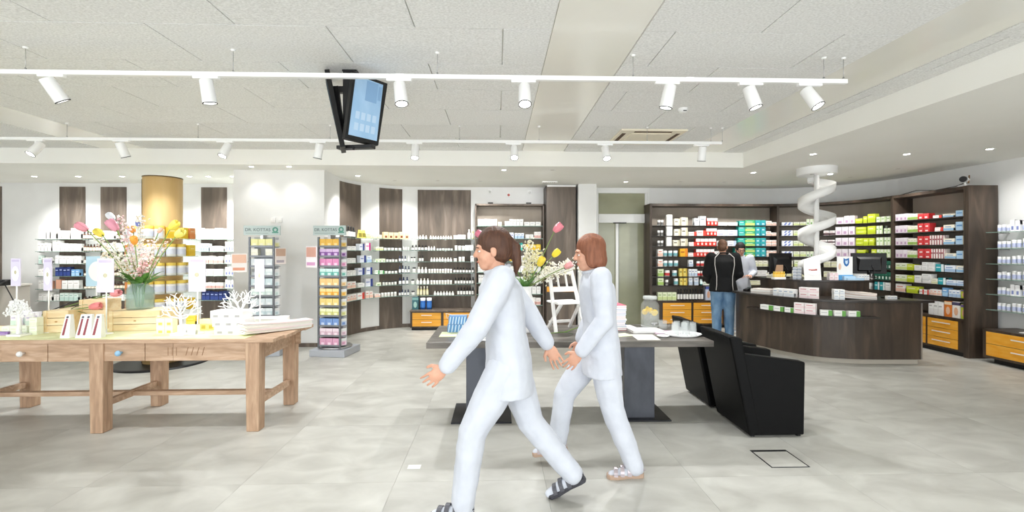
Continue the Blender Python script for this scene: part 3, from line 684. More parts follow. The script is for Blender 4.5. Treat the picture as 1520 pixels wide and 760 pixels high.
curved = [
 [(1161, 1178, 'diag', 1, 5), (1178, 1197, 'ygrn', 2, 5), (1197, 1212, 'gwh', 3, 9), (1240, 1252, 'lilac', 1, 10), (1252, 1268, 'lilac', 2, 12), (1268, 1279, 'lime', 1, 7), (1280, 1286, 'lime', 1, 10), (1286, 1298, 'lime', 1, 13), (1299, 1321, 'pale', 3, 8)],
 [(1161, 1178, 'diag', 1, 8, 2), (1178, 1196, 'ygrn', 2, 8), (1199, 1212, 'gwh', 2, 10), (1222, 1239, 'dkst', 2, 7), (1239, 1268, 'lilac', 3, 12), (1269, 1285, 'lime', 1, 11, 2), (1286, 1298, 'lime', 1, 12), (1299, 1309, 'pale', 2, 12), (1310, 1321, 'pale', 2, 8)],
 [(1161, 1178, 'diag', 1, 8, 2), (1178, 1193, 'ygrn', 2, 8), (1193, 1210, 'gwh', 2, 8), (1217, 1239, 'dkst', 2, 9, 2), (1239, 1268, 'lilac', 3, 12), (1269, 1280, 'lime', 1, 11, 2), (1280, 1296, 'lime', 2, 11), (1299, 1321, 'pale', 4, 12)],
 [(1161, 1178, 'diag', 1, 8, 2), (1178, 1197, 'ygrn', 2, 8), (1197, 1212, 'gwh', 3, 8), (1217, 1239, 'dkst', 2, 9, 2), (1239, 1268, 'lilac', 3, 12), (1270, 1284, 'lime', 1, 11, 2), (1292, 1299, 'lime', 1, 12), (1300, 1321, 'pale', 4, 12)],
 [(1164, 1178, 'crm', 1, 9), (1179, 1214, 'ygrn', 3, 10), (1222, 1244, 'crm', 2, 9, 2), (1247, 1292, 'white', 4, 9), (1296, 1321, 'dgrn', 5, 12)],
 [(1164, 1214, 'crm', 4, 9), (1222, 1244, 'crm', 2, 9, 2), (1247, 1292, 'white', 4, 9), (1296, 1321, 'dgrn', 5, 12)],
 [(1240, 1292, 'white', 4, 9), (1296, 1312, 'tealw', 2, 12), (1312, 1321, 'white', 1, 12)],
]
for i, r_ in enumerate(curved):
    for e in r_: row(urun, UZ[i], W2 % ORD[i], *e[:5], rows=e[5] if len(e) > 5 else 1)
side = [
 [(1327, 1345, 'lilac', 3, 10), (1345, 1360, 'cgrn', 3, 9), (1360, 1377, 'red', 2, 8), (1382, 1396, 'wred', 1, 4), (1397, 1414, 'bcrm', 1, 5), (1416, 1433, 'byel', 1, 9)],
 [(1327, 1345, 'lilac', 3, 11), (1345, 1360, 'cgrn', 3, 10), (1360, 1378, 'red', 2, 13, 2), (1385, 1398, 'wred', 1, 6, 2), (1398, 1414, 'bcrm', 1, 9), (1416, 1433, 'byel', 1, 13)],
 [(1327, 1345, 'lilac', 3, 11), (1345, 1359, 'cgrn', 3, 10), (1360, 1378, 'red', 2, 13, 2), (1378, 1397, 'slim', 5, 14), (1398, 1415, 'bcrm', 1, 9), (1416, 1433, 'byel', 1, 13)],
 [(1327, 1345, 'lilac', 3, 12), (1345, 1359, 'cgrn', 3, 11), (1360, 1380, 'red', 2, 14, 2), (1380, 1399, 'slim', 5, 14), (1400, 1417, 'bcrm', 1, 8), (1417, 1433, 'byel', 1, 12)],
 [(1327, 1344, 'ygrn', 2, 10), (1344, 1355, 'lime', 1, 9), (1355, 1366, 'white', 1, 8), (1366, 1385, 'white', 2, 13, 2), (1386, 1399, 'tealw', 1, 11), (1399, 1416, 'bluew', 1, 10), (1417, 1433, 'bcrm', 1, 10)],
 [(1327, 1344, 'ygrn', 2, 10), (1344, 1355, 'lime', 1, 10), (1355, 1366, 'white', 1, 11), (1366, 1380, 'white', 1, 14, 2), (1380, 1390, 'crm', 1, 8), (1390, 1402, 'tealw', 1, 10), (1402, 1433, 'bluew', 2, 8)],
 [(1327, 1342, 'wpink', 1, 12), (1343, 1361, 'lime', 1, 10), (1362, 1377, 'wred', 2, 7), (1378, 1395, 'wpink', 3, 9), (1396, 1405, 'sky', 1, 13), (1406, 1423, 'bluew', 3, 11), (1424, 1433, 'gface', 1, 13)],
]
for i, r_ in enumerate(side):
    for e in r_: row(urun, UZ[i], W3 % ORD[i], *e[:5], rows=e[5] if len(e) > 5 else 1)
for e in ((1376, 1398, 'white', 3, 20), (1399, 1411, 'orface', 1, 23), (1411, 1423, 'wface', 1, 24), (1424, 1433, 'gface', 1, 22)): row(urun, UTOP, W3.replace('%s shelf', 'drawer top'), *e)
# security camera and its cable on top of the unit
sc_ = thing('security_camera', 'small white security camera with black lens on top of shelving', 'camera', (6.82, 6.42, UH + .004))
MB().box(-.06, .06, -.05, .05, 0, .02).build('mount', M_WGLOSS, sc_, bevel=.004)
MB().cyl((0, 0, .015), (0, 0, .08), .014).build('stem', M_WGLOSS, sc_)
MB().cyl((.08, .06, .1), (-.08, -.05, .1), .045, .045, n=18).build('body', M_WGLOSS, sc_); MB().cyl((-.06, -.036, .1), (-.1, -.064, .1), .047, .04, n=18).build('lens', M_BLACK, sc_)
MB().bar((.03, -.02, .06), (.12, .05, .16), .015, .04).build('rear_bracket', cm('#8a6b4c'), sc_)
tag(MB().tube([(6.9, 6.45, UH + .08), (6.86, 6.6, UH + .03), (6.84, 6.9, UH + .012), (6.83, 7.2, UH + .05), (6.8, 7.45, UH + .008), (6.78, 7.8, UH + .008)], .006, 6).build('camera_cable', M_BLACK), 'thin dark cable lying along the top of dark shelving', 'cable')

# ---- white wall with glass shelves and low orange cabinet at the far right
grun = Run([(6.98, 6.25), (6.98, 4.2)])
GZ = [1.80, 1.57, 1.355, 1.14, .925, .705]
for i, z in enumerate(GZ):
    gs = thing('glass_shelf', ORD[i] + ' clear glass shelf of white jars on the wall beside the end panel', 'shelf', (0, 0, 0))
    MB().box(6.96, 7.235, 5.3, 6.26, z - .008, z).build('pane', M_SHELFGLASS, gs); MB().box(6.957, 6.961, 5.3, 6.26, z - .008, z).build('edge', M_SHELFEDGE, gs)
    for yy in (5.45, 6.2): MB().box(7.1, 7.235, yy - .01, yy + .01, z - .02, z - .007).build('bracket', M_STEEL, gs)
    k = 'wbjar' if i != 0 else 'wbjar'
    row(grun, z, '%s glass shelf of the end wall' % ORD[i], 1476, 1496, 'wbjar', 3, 11 if i else 11, jit=.08); row(grun, z, '%s glass shelf of the end wall' % ORD[i], 1497, 1512, 'wbbox' if i in (0, 4) else 'wbjar', 2, 17 if i in (0, 4) else 13, jit=.05); row(grun, z, '%s glass shelf of the end wall' % ORD[i], 1513, 1545, 'wbjar', 4, 14, jit=.05)
lc = thing('drawer_cabinet', 'low dark cabinet with two wide orange drawers beside the end panel', 'cabinet', (0, 0, 0))
MB().box(6.735, 7.23, 4.2, 6.1, .07, .462).build('carcass', M_DARK, lc, bevel=.002); MB().box(6.81, 7.22, 4.2, 6.02, 0, .071).build('plinth', M_BLACK, lc)
lrun = Run([(6.735, 6.1), (6.735, 4.2)])
for a, b in ((.045, .96), (.985, 1.86)): drawers(lrun, a, b, .1, .432, 2, lc)
tag(MB().box(6.84, 7.03, 5.2, 5.75, .462, .47).build('brochure', M_PAPER), 'white leaflets lying on the low orange drawer cabinet', 'paper')

# ================================================================ DISPENSING COUNTER
ct = thing('dispensing_counter', 'dark brown curved dispensing counter with projecting front ledge', 'counter', (0, 0, 0))
oc = smooth_path([(4.0, 7.5), (3.98, 7.3), (4.05, 6.95), (4.18, 6.55), (4.4, 6.2), (4.75, 6.03), (5.15, 5.98), (5.72, 5.96)])
oc = oc[::-1]; oc = oc[::-1]
CTZ = .86
ic = offset(oc, .5)
MB().ribbon(oc, ic, .07, CTZ - .02).build('front_panel', M_DARK, ct)
MB().ribbon(offset(oc, .05), offset(oc, .45), 0, .075).build('plinth', mat('pale_plinth', '#b9b2a6', .6), ct)
tp = offset(oc, -.07); tp[-1] = (5.84, tp[-1][1])
MB().ribbon(tp, offset(oc, .52), CTZ - .02, CTZ + .012).build('counter_top', M_DARKTOP, ct, bevel=.003)
MB().box(5.715, 5.735, 5.955, 6.5, .07, CTZ - .02).build('end_trim', M_STEEL, ct)
# raised tier
ut = smooth_path([(4.42, 7.5), (4.4, 7.15), (4.55, 6.85), (4.85, 6.66), (5.2, 6.6), (5.55, 6.62)])
MB().ribbon(ut, offset(ut, .35), CTZ, 1.075).build('upper_tier', M_DARK, ct)
utt = offset(ut, -.06); MB().ribbon(utt, offset(ut, .42), 1.075, 1.10).build('upper_top', M_DARKTOP, ct, bevel=.003)
UTZ = 1.10; CT = CTZ + .012
# ledge on the front
la = Run(oc); l0, l1 = la.s_at(1118), la.s_at(1296)
ll = [(lambda v: (v.x, v.y))(la.p(l0 + (l1 - l0) * i / 16)) for i in range(17)]
LZ = .66
MB().ribbon([(lambda v: v)(p) for p in offset(ll, -.13)], ll, LZ - .022, LZ).build('front_ledge', M_DARKTOP, ct, bevel=.002)
lrun2 = Run(offset(ll, -.12)); crun = Run(offset(oc, -.05)); trun = Run(offset(ut, -.04))
K['lgr'] = ('ointment_box', 'flat white carton with green end', 'box', 'side', .07, ('#f5f5f2', '#6aa84f', '#c9c9c9'))
K['lrd'] = ('tissue_box', 'white carton with pink lettering and red edge', 'box', 'band', .08, ('#f7f0f0', '#f3dfe2', '#c8506a'))
K['pkc'] = ('leaflet_box', 'white carton with blue dotted foot', 'box', 'band', .1, ('#f5f5f4', '#dfe4ea', '#8ba4c4'))
K['yel'] = ('lip_balm_tube', 'small yellow tube', 'tube', 'bottle', .03, ('#f2c438', '#f6d560', '#f7dc7a'))
K['gst'] = ('medicine_box', 'small blue grey stacked carton', 'box', 'band', .07, ('#dfe2e6', '#a9b4c4', '#7d8a9c'))
WL = 'front ledge of the counter'; WC = 'lower top of the counter'; WU = 'raised top of the counter'
for e in ((1128, 1148, 'lgr', 1, 7), (1148, 1163, 'lgr', 1, 7), (1164, 1178, 'lgr', 1, 7), (1178, 1211, 'lrd', 2, 16, 2), (1217, 1236, 'lgr', 1, 8), (1238, 1256, 'lgr', 1, 8), (1259, 1278, 'lgr', 1, 8)):
    row(lrun2, LZ, WL, *e[:5], rows=e[5] if len(e) > 5 else 1, inset=.0)
for e in ((1145, 1177, 'pkc', 4, 11), (1184, 1216, 'lrd', 2, 16, 2), (1239, 1256, 'pkc', 2, 15, 2)):
    row(crun, CT, WC, *e[:5], rows=e[5] if len(e) > 5 else 1, inset=.03)
for e in ((1176, 1189, 'gst', 2, 18, 4), (1233, 1247, 'lrd', 2, 11, 2), (1278, 1300, 'pkc', 4, 8)): row(trun, UTZ, WU, *e[:5], rows=e[5] if len(e) > 5 else 1, inset=.03)
# tray of yellow tubes
p = at(1162, 415, 6.75); yt = thing('balm_display', 'white tray display of small yellow tubes on raised counter top', 'display', (p.x, 6.85, UTZ))
MB().box(-.09, .09, -.04, .05, 0, .035).build('tray', M_WGLOSS, yt, bevel=.003); MB().hexa([(-.05, .03, .03), (.09, .03, .03), (.09, .045, .03), (-.05, .045, .03), (-.0, .05, .22), (.1, .05, .22), (.1, .06, .22), (-.0, .06, .22)]).build('back_card', cm('#a7876c'), yt)
for i in range(7):
    for j in range(2):
        product('yel', Vector((p.x - .075 + i * .025, 6.82 + j * .03, UTZ + .034)), 0, .023, .085, 'small yellow tube standing in the white counter tray', 'yellow tubes in tray')
# white sign on the raised tier and blue poster card, brochures
p = at(1207, 418, 6.61)
sg = thing('counter_sign', 'white upright card with red script under the spiral chute', 'sign', (p.x, 6.61, UTZ), .03)
MB().hexa([(-.13, 0, 0), (.13, 0, 0), (.13, .01, 0), (-.13, .01, 0), (-.115, .05, .3), (.145, .05, .3), (.145, .06, .3), (-.115, .06, .3)]).build('card', M_WGLOSS, sg)
m = MB(); n_ = 24
c2 = [Vector((.015 + .1 * math.cos(2 * PI * k / n_), .0235, .155 + .085 * math.sin(2 * PI * k / n_))) for k in range(n_)]
m.add([v + Vector((0, (v.z - .155) * .1667 - .0015, 0)) for v in c2], [tuple(range(n_))]); m.build('oval_print', cm('#fbfbfb'), sg)
pts = [(-.055 + .13 * k / 30, .02 - .0035 + .0005, .155 + .008 * math.sin(k * 1.3) * (1.6 if k > 22 else 1)) for k in range(31)]
m = MB(); m.tube(pts, .0032, 5); m.tube([(-.02, .018, .142), (.05, .018, .142)], .002, 5); m.build('script', cm('#c8463c'), sg)
MB().box(-.1, .11, .005, .07, 0, .012).build('foot', M_WGLOSS, sg)
p = at(1256, 418, 6.64)
ps = thing('poster_card', 'white poster card with blue shield emblem on the raised counter', 'poster', (p.x, 6.665, UTZ), -.05)
MB().box(-.115, .115, 0, .008, 0, .35).build('card', M_WGLOSS, ps); MB().box(-.115, .115, -.012, 0, 0, .075).build('pocket', cm('#5da7da'), ps)
sh = [(-.0, .31), (.05, .33), (.055, .26), (.04, .22), (.012, .2), (-.016, .22), (-.032, .26), (-.03, .33)]
MB().add([(x + .01, -.0015, z) for x, z in sh], [tuple(range(8))]).build('shield_emblem', cm('#2f6fb4'), ps)
MB().add([(x * .45 + .018, -.0025, (z - .265) * .5 + .265) for x, z in sh], [tuple(range(8))]).build('emblem_cross', cm('#cfe2f2'), ps)
m = MB(); m.ball((-.075, -.001, .2), (.022, .002, .05), 10, 6); m.build('hand_print', cm('#e6c3ae'), ps)
MB().box(-.05, .12, -.06, -.01, 0, .06).box(-.02, .22, -.09, -.03, 0, .03).build('leaflet_pocket', cm('#b9d8ee'), ps)
# stacks of magazines on the lower top
def stack(name, label, p, w, d, n, th, cols, rz, cat='magazine', group=None, curl=0):
    for i in range(n):
        j = random.uniform(-.012, .012)
        m = MB(); segs = 6; vs = []
        for k in range(segs + 1):
            u = k / segs; x = -w / 2 + w * u; zc = curl * (1 - u) ** 2 * (.5 + .5 * i / n)
            vs += [(x, -d / 2, zc), (x, d / 2, zc), (x, d / 2, zc + th * .97), (x, -d / 2, zc + th * .97)]
        fs = [(0, 1, 2, 3), tuple(4 * segs + q for q in (3, 2, 1, 0))]
        for k in range(segs):
            for q in range(4): fs.append((4 * k + q, 4 * k + 4 + q, 4 * k + 4 + (q + 1) % 4, 4 * k + (q + 1) % 4))
        m.add(vs, fs)
        o = m.build(name, cm(cols[i % len(cols)], .5), None, (p[0] + j, p[1] + j * .6, p[2] + i * th), rz + random.uniform(-.04, .04)); tag(o, label, cat, group or label)
stack('magazine', 'magazine in the fanned stack on lower counter top beside white cartons', (4.98, 6.2, CT), .42, .28, 6, .014, ('#efe9e4', '#e3d5cc', '#f3f1ee', '#d8c3ba'), -.12, curl=.045)
stack('magazine', 'magazine in the flat stack at the rounded counter end', (4.2, 7.02, CT), .3, .24, 5, .014, ('#f1efec', '#e5dcd6', '#f5f4f1'), -1.0)
stack('magazine', 'magazine in the small stack beside the black card terminal', (4.5, 7.25, 1.10), .2, .16, 4, .018, ('#e9e6d6', '#cfd0b8', '#f4f3ee'), -.7)
p = at(1313, 431, 6.35)
for i in range(3): tag(MB().box(-.022, .022, -.02, .02, 0, .045).box(-.017, .017, -.021, -.02, .01, .03, 1).build('sample_box', [M_PAPER, cm('#c9ced6')], None, (5.38 + i * .047, 6.1, CT)), 'tiny white sample carton at the square end of counter', 'box', 'sample cartons')
tag(MB().lathe([(0, 0), (.1, 0), (.11, .012), (.105, .016), (0, .014)], 24).build('payment_mat', M_BLACK, None, (5.52, 6.22, CT)), 'round black payment dish at the square end of counter', 'dish')
ctm = thing('card_terminal', 'black card terminal on the lower counter beside the customer', 'card terminal', (4.16, 7.42, CT), -1.1)
MB().hexa([(-.04, -.08, 0), (.04, -.08, 0), (.04, .08, 0), (-.04, .08, 0), (-.035, -.08, .03), (.035, -.08, .03), (.035, .08, .06), (-.035, .08, .06)]).build('body', M_BLACK, ctm, bevel=.004); MB().box(-.025, .025, .02, .06, .05, .058).build('screen', cm('#5c6a66'), ctm)
# computer monitors seen from behind
def monitor(x, y, z, rz, label):
    t = thing('computer_monitor', label, 'monitor', (x, y, z), rz)
    MB().box(-.25, .25, 0, .03, .06, .4).build('housing', M_BLACK, t, bevel=.006); MB().hexa([(-.16, -.04, .12), (.16, -.04, .12), (.16, .0, .1), (-.16, .0, .1), (-.14, -.04, .3), (.14, -.04, .3), (.18, .0, .34), (-.18, .0, .34)]).build('back_shell', M_BLACK, t)
    MB().box(-.24, .24, .03, .032, .08, .38).build('screen', cm('#20242a', .1), t)
    MB().cyl((0, 0, 0), (0, 0, .2), .025).build('stand', M_BLACK, t); MB().lathe([(0, 0), (.12, 0), (.12, .012), (0, .02)], 20).build('foot', M_BLACK, t)
    m = MB(); m.tube([(.02, -.045, .2), (.05, -.07, .12), (.02, -.06, .02)], .005, 6).build('cable', M_BLACK, t)
p = at(1160, 400, 7.15); monitor(p.x + .08, 7.28, UTZ, .35, 'black computer monitor turned away beside the yellow tubes')
p = at(1293, 400, 7.0); monitor(p.x + .2, 7.28, UTZ, -.3, 'black computer monitor turned away beside the shield poster')
# desk inside the ring that carries the monitors
dk = thing('staff_desk', 'dark inner staff desk behind the raised counter tier', 'desk', (0, 0, 0))
MB().box(4.86, 5.95, 7.06, 7.5, 1.07, 1.098).build('desk_top', M_DARKTOP, dk); 
for x in (4.88, 5.9): MB().box(x, x + .04, 7.08, 7.48, 0, 1.07).build('desk_side', M_DARK, dk)

# ================================================================ SPIRAL CHUTE
SX, SYY = 4.985, 6.95
ch = thing('spiral_chute', 'white spiral chute winding down from the ceiling behind the counter', 'chute', (SX, SYY, SOF))
MB().lathe([(0, -.115), (.255, -.115), (.27, -.105), (.27, 0)], 40).build('ceiling_collar', M_WGLOSS, ch)
for k, (x, y) in enumerate(((.13, -.12), (-.14, -.1))): MB().lathe([(0, -.118), (.03, -.118), (.035, -.114)], 14, (x, y, 0)).build('collar_lamp', M_LAMP if k == 0 else M_STEEL, ch)
MB().cyl((0, 0, -.1), (0, 0, -1.71), .036, n=18).build('pole', M_WGLOSS, ch)
turns = 3.0; N = 150; pitch = .5; z0 = -.13
prof = [(.03, .02), (.21, .0), (.236, .02), (.242, .115), (.252, .115), (.252, .0), (.22, -.022), (.03, -.004)]
vs = []; fs = []; npf = len(prof)
for i in range(N + 1):
    u = i / N; ang = R(85) - 2 * PI * turns * u; z = z0 - pitch * turns * u
    for r_, dz_ in prof: vs.append((r_ * math.cos(ang), r_ * math.sin(ang), z - .06 + dz_))
for i in range(N):
    for j in range(npf): fs.append((i * npf + j, i * npf + (j + 1) % npf, (i + 1) * npf + (j + 1) % npf, (i + 1) * npf + j))
fs += [tuple(range(npf)), tuple(N * npf + j for j in reversed(range(npf)))]
MB().add(vs, fs, 0, True).build('helical_trough', M_WGLOSS, ch)

# ================================================================ BACK WALL: CURVED GLASS SHELVES AND LOW CABINET
mrun = Run(offset(midw, -.21)); MZ = [1.77, 1.545, 1.32, 1.095, .87, .65]
ms0, ms1 = mrun.s_at(514), mrun.s_at(704)
ml_ = [(lambda v: (v.x, v.y))(mrun.p(ms0 + (ms1 - ms0) * i / 24)) for i in range(25)]
for i, z in enumerate(MZ):
    gs = thing('glass_shelf', ORD[i] + ' curved glass shelf of remedies on the back wall', 'shelf', (0, 0, 0))
    MB().ribbon(offset(ml_, .003), offset(ml_, .2), z - .008, z).build('pane', M_SHELFGLASS, gs); MB().ribbon(ml_, offset(ml_, .0035), z - .008, z).build('edge', M_SHELFEDGE, gs)
    for px in (535, 563, 597, 620, 660, 699):
        q = mrun.p(mrun.s_at(px)); t = mrun.tan(mrun.s_at(px)); n_ = Vector((-t.y, t.x, 0))
        MB().bar(q + n_ * .1 + Vector((0, 0, z - .014)), q + n_ * .212 + Vector((0, 0, z - .014)), .02, .012).build('bracket', M_STEEL, gs)
WM = '%s curved glass shelf'
midrows = [
 [(516, 531, 'blk', 4, 17), (534, 545, 'ypouch', 2, 12), (545, 552, 'pgreen', 1, 7), (555, 568, 'crm', 2, 6), (570, 608, 'btfly', 5, 10), (610, 617, 'sjar', 2, 5), (617, 634, 'sbot', 4, 6), (637, 671, 'sbot', 9, 5), (673, 691, 'white', 3, 6), (693, 699, 'spray', 1, 15), (700, 704, 'oil', 1, 16)],
 [(517, 530, 'flat', 2, 6), (535, 543, 'navyw', 1, 10), (544, 552, 'mag', 1, 11), (559, 570, 'ygrn', 2, 5), (571, 597, 'djar', 5, 5), (598, 608, 'sjar', 3, 5), (610, 634, 'dbot', 5, 8), (634, 646, 'sbot', 3, 6), (647, 672, 'djar', 6, 4), (674, 690, 'sjar', 3, 7), (690, 703, 'white', 2, 8)],
 [(517, 530, 'white', 2, 7), (536, 545, 'navyw', 1, 11), (546, 553, 'bluew', 1, 10), (558, 573, 'gwh', 3, 5), (574, 591, 'djar', 4, 5), (592, 604, 'dropper', 3, 9), (605, 608, 'spray', 1, 9), (609, 617, 'djar', 2, 7), (621, 629, 'dbot', 2, 10), (638, 671, 'sbot', 8, 6), (672, 679, 'djar', 1, 7), (680, 690, 'sjar', 2, 7), (698, 704, 'white', 1, 9)],
 [(517, 530, 'white', 3, 8), (533, 543, 'navyw', 1, 10), (545, 554, 'navyw', 1, 11), (558, 571, 'gflat', 2, 5), (572, 591, 'djar', 4, 5), (592, 609, 'dropper', 4, 11), (611, 618, 'djar', 1, 8), (619, 634, 'sbot', 3, 9), (635, 671, 'sjar', 9, 6), (672, 704, 'dbot', 7, 8)],
 [(517, 530, 'wpink', 2, 10), (533, 543, 'flat', 1, 6), (544, 555, 'navyw', 1, 11), (559, 567, 'gwh', 1, 5), (569, 590, 'djar', 5, 6), (592, 607, 'dropper', 3, 11), (609, 616, 'djar', 1, 7), (617, 637, 'sbot', 4, 9), (638, 671, 'sjar', 8, 6), (674, 704, 'blk', 7, 10)],
 [(517, 531, 'wpink', 3, 9), (532, 543, 'wred', 1, 9), (544, 555, 'wpink', 2, 11), (557, 566, 'wpink', 1, 6), (567, 590, 'sjar', 5, 6), (592, 608, 'dropper', 4, 9), (610, 616, 'djar', 1, 7), (618, 636, 'oil', 4, 14), (643, 674, 'sbot', 7, 6), (678, 704, 'blk', 6, 12)],
]
for i, r_ in enumerate(midrows):
    for e in r_: row(mrun, MZ[i], WM % ORD[i], *e, inset=.02, jit=.06)
mc = thing('drawer_cabinet', 'low dark cabinet with orange drawers below the remedy shelves', 'cabinet', (0, 0, 0))
x0, x1 = at(609, 470, 8.83).x, .0; MCT = .385
x1 = at(704, 470, 8.98).x
MB().box(x0, x1, 8.83, 9.27, .05, MCT - .025).build('carcass', M_DARK, mc); MB().box(x0 - .01, x1 + .01, 8.81, 9.27, MCT - .025, MCT).build('cabinet_top', M_PANEL, mc, bevel=.002); MB().box(x0 + .02, x1 - .02, 8.87, 9.25, 0, .051).build('plinth', M_BLACK, mc)
cr = Run([(x0, 8.83), (x1, 8.83)])
for a, b in ((612, 654.5), (658.5, 701)): drawers(cr, cr.s_at(a), cr.s_at(b), .075, MCT - .04, 2, mc, hw=.1)
crt = Run([(x0, 8.95), (x1, 8.95)])
row(crt, MCT, 'low cabinet under the remedy shelves', 611, 621, 'ggreen', 1, 18)
row(crt, MCT, 'low cabinet under the remedy shelves', 622, 641, 'bcan', 2, 17)

# ================================================================ FRAMED NICHE UNIT AND TALL CABINET
nf = 8.98; NX0, NX1 = at(705, 350, nf).x, at(808, 350, nf).x; NH = 2.46
nu = thing('niche_shelving', 'framed brown shelving full of white cartons beside the tall brown cabinet', 'shelving', (0, 0, 0))
MB().box(NX0, NX0 + .03, nf, 9.3, 0, NH).build('upright', M_PANEL, nu); MB().box(NX1 - .03, NX1, nf, 9.3, 0, NH).build('upright', M_PANEL, nu)
MB().box(NX0, NX1, nf, 9.3, NH - .03, NH + .003).build('top_board', M_PANEL, nu); MB().box(NX0 + .03, NX1 - .03, 9.24, 9.27, .0, NH - .03).build('back_panel', M_TAUPE, nu)
for px in (728, 785):
    x = at(px, 300, nf).x; MB().box(x - .05, x + .05, nf + .02, nf + .12, NH, NH + .035).build('pelmet_lamp', M_BLACK, nu)
NZ = [2.03, 1.78, 1.545, 1.32, 1.115, .9, .68, .46]
for z in NZ: MB().box(NX0 + .03, NX1 - .03, nf + .015, 9.245, z - .012, z).build('shelf', M_SHELFEDGE, nu)
nrun = Run([(NX0, nf + .02), (NX1, nf + .02)])
WN = '%s shelf of the brown niche'
nrows = [[(709, 738, 'white', 6, 10), (739, 745, 'crm', 1, 6), (749, 756, 'white', 2, 7), (756, 777, 'white', 4, 10), (778, 803, 'flat', 3, 6)],
 [(709, 722, 'peach', 4, 9), (724, 745, 'white', 5, 9), (755, 763, 'wblue', 2, 9), (764, 778, 'bluew', 3, 8), (780, 792, 'white', 2, 6), (793, 803, 'peach', 2, 10)],
 [(712, 745, 'white', 7, 8), (755, 759, 'bbot', 1, 13), (760, 763, 'ybox', 1, 13), (764, 768, 'gold', 1, 8), (769, 776, 'teal', 2, 11), (780, 803, 'ybox', 3, 9)],
 [(709, 745, 'white', 9, 12), (758, 764, 'white', 1, 10), (771, 785, 'white', 3, 9), (786, 803, 'crm', 3, 9)],
 [(709, 745, 'white', 9, 13), (748, 803, 'skin', 9, 9)], [(710, 745, 'white', 9, 12), (750, 803, 'skin', 8, 9)], [(710, 803, 'skin', 14, 11)], [(710, 803, 'peach', 12, 11)]]
for i, r_ in enumerate(nrows):
    for e in r_: row(nrun, NZ[i], WN % ORD[i], *e, inset=.02, jit=.03)
tc_ = thing('tall_cabinet', 'tall dark brown cabinet between the niche shelving and white pillar', 'cabinet', (0, 0, 0))
TY = 8.8; a, b = at(810.5, 300, TY).x, at(855, 300, TY).x
MB().box(a, b, TY + .02, 9.28, 0, 2.80).build('carcass', M_DARK, tc_); MB().box(a + .018, b - .004, TY, TY + .02, .9, 2.78).build('upper_door', M_PANEL, tc_, bevel=.002); MB().box(a + .018, b - .004, TY, TY + .02, .74, .84).build('drawer', M_ORANGE, tc_); MB().box(a + .018, b - .004, TY, TY + .02, .06, .5).build('lower_door', M_PANEL, tc_)
MB().box(a + .02, b - .02, TY + .0, TY + .021, .5, .74).build('open_niche', M_DBACK, tc_)
MB().box(a + .02, b, TY - .005, TY + .3, 2.78, 2.815).build('cornice', M_WGLOSS, tc_)
for px, py, nm, lb, cc in ((727, 284.5, 'motion_detector', 'small white wall sensor over the niche, grey lens facing down', '#d9d9d6'), (755, 289, 'alarm_button', 'small red and white alarm unit over the niche', '#c96a62'), (786, 285.5, 'motion_detector', 'small white round sensor over the niche nearest tall cabinet', '#e9e9e6')):
    p = at(px, py, 9.28); t = thing(nm, lb, 'sensor', (p.x, 9.28, p.z)); MB().box(-.045, .045, -.03, .0, -.05, .05).build('housing', M_WGLOSS, t, bevel=.008); MB().ball((0, -.03, -.01), .026, 12, 8).build('cover', cm(cc), t)

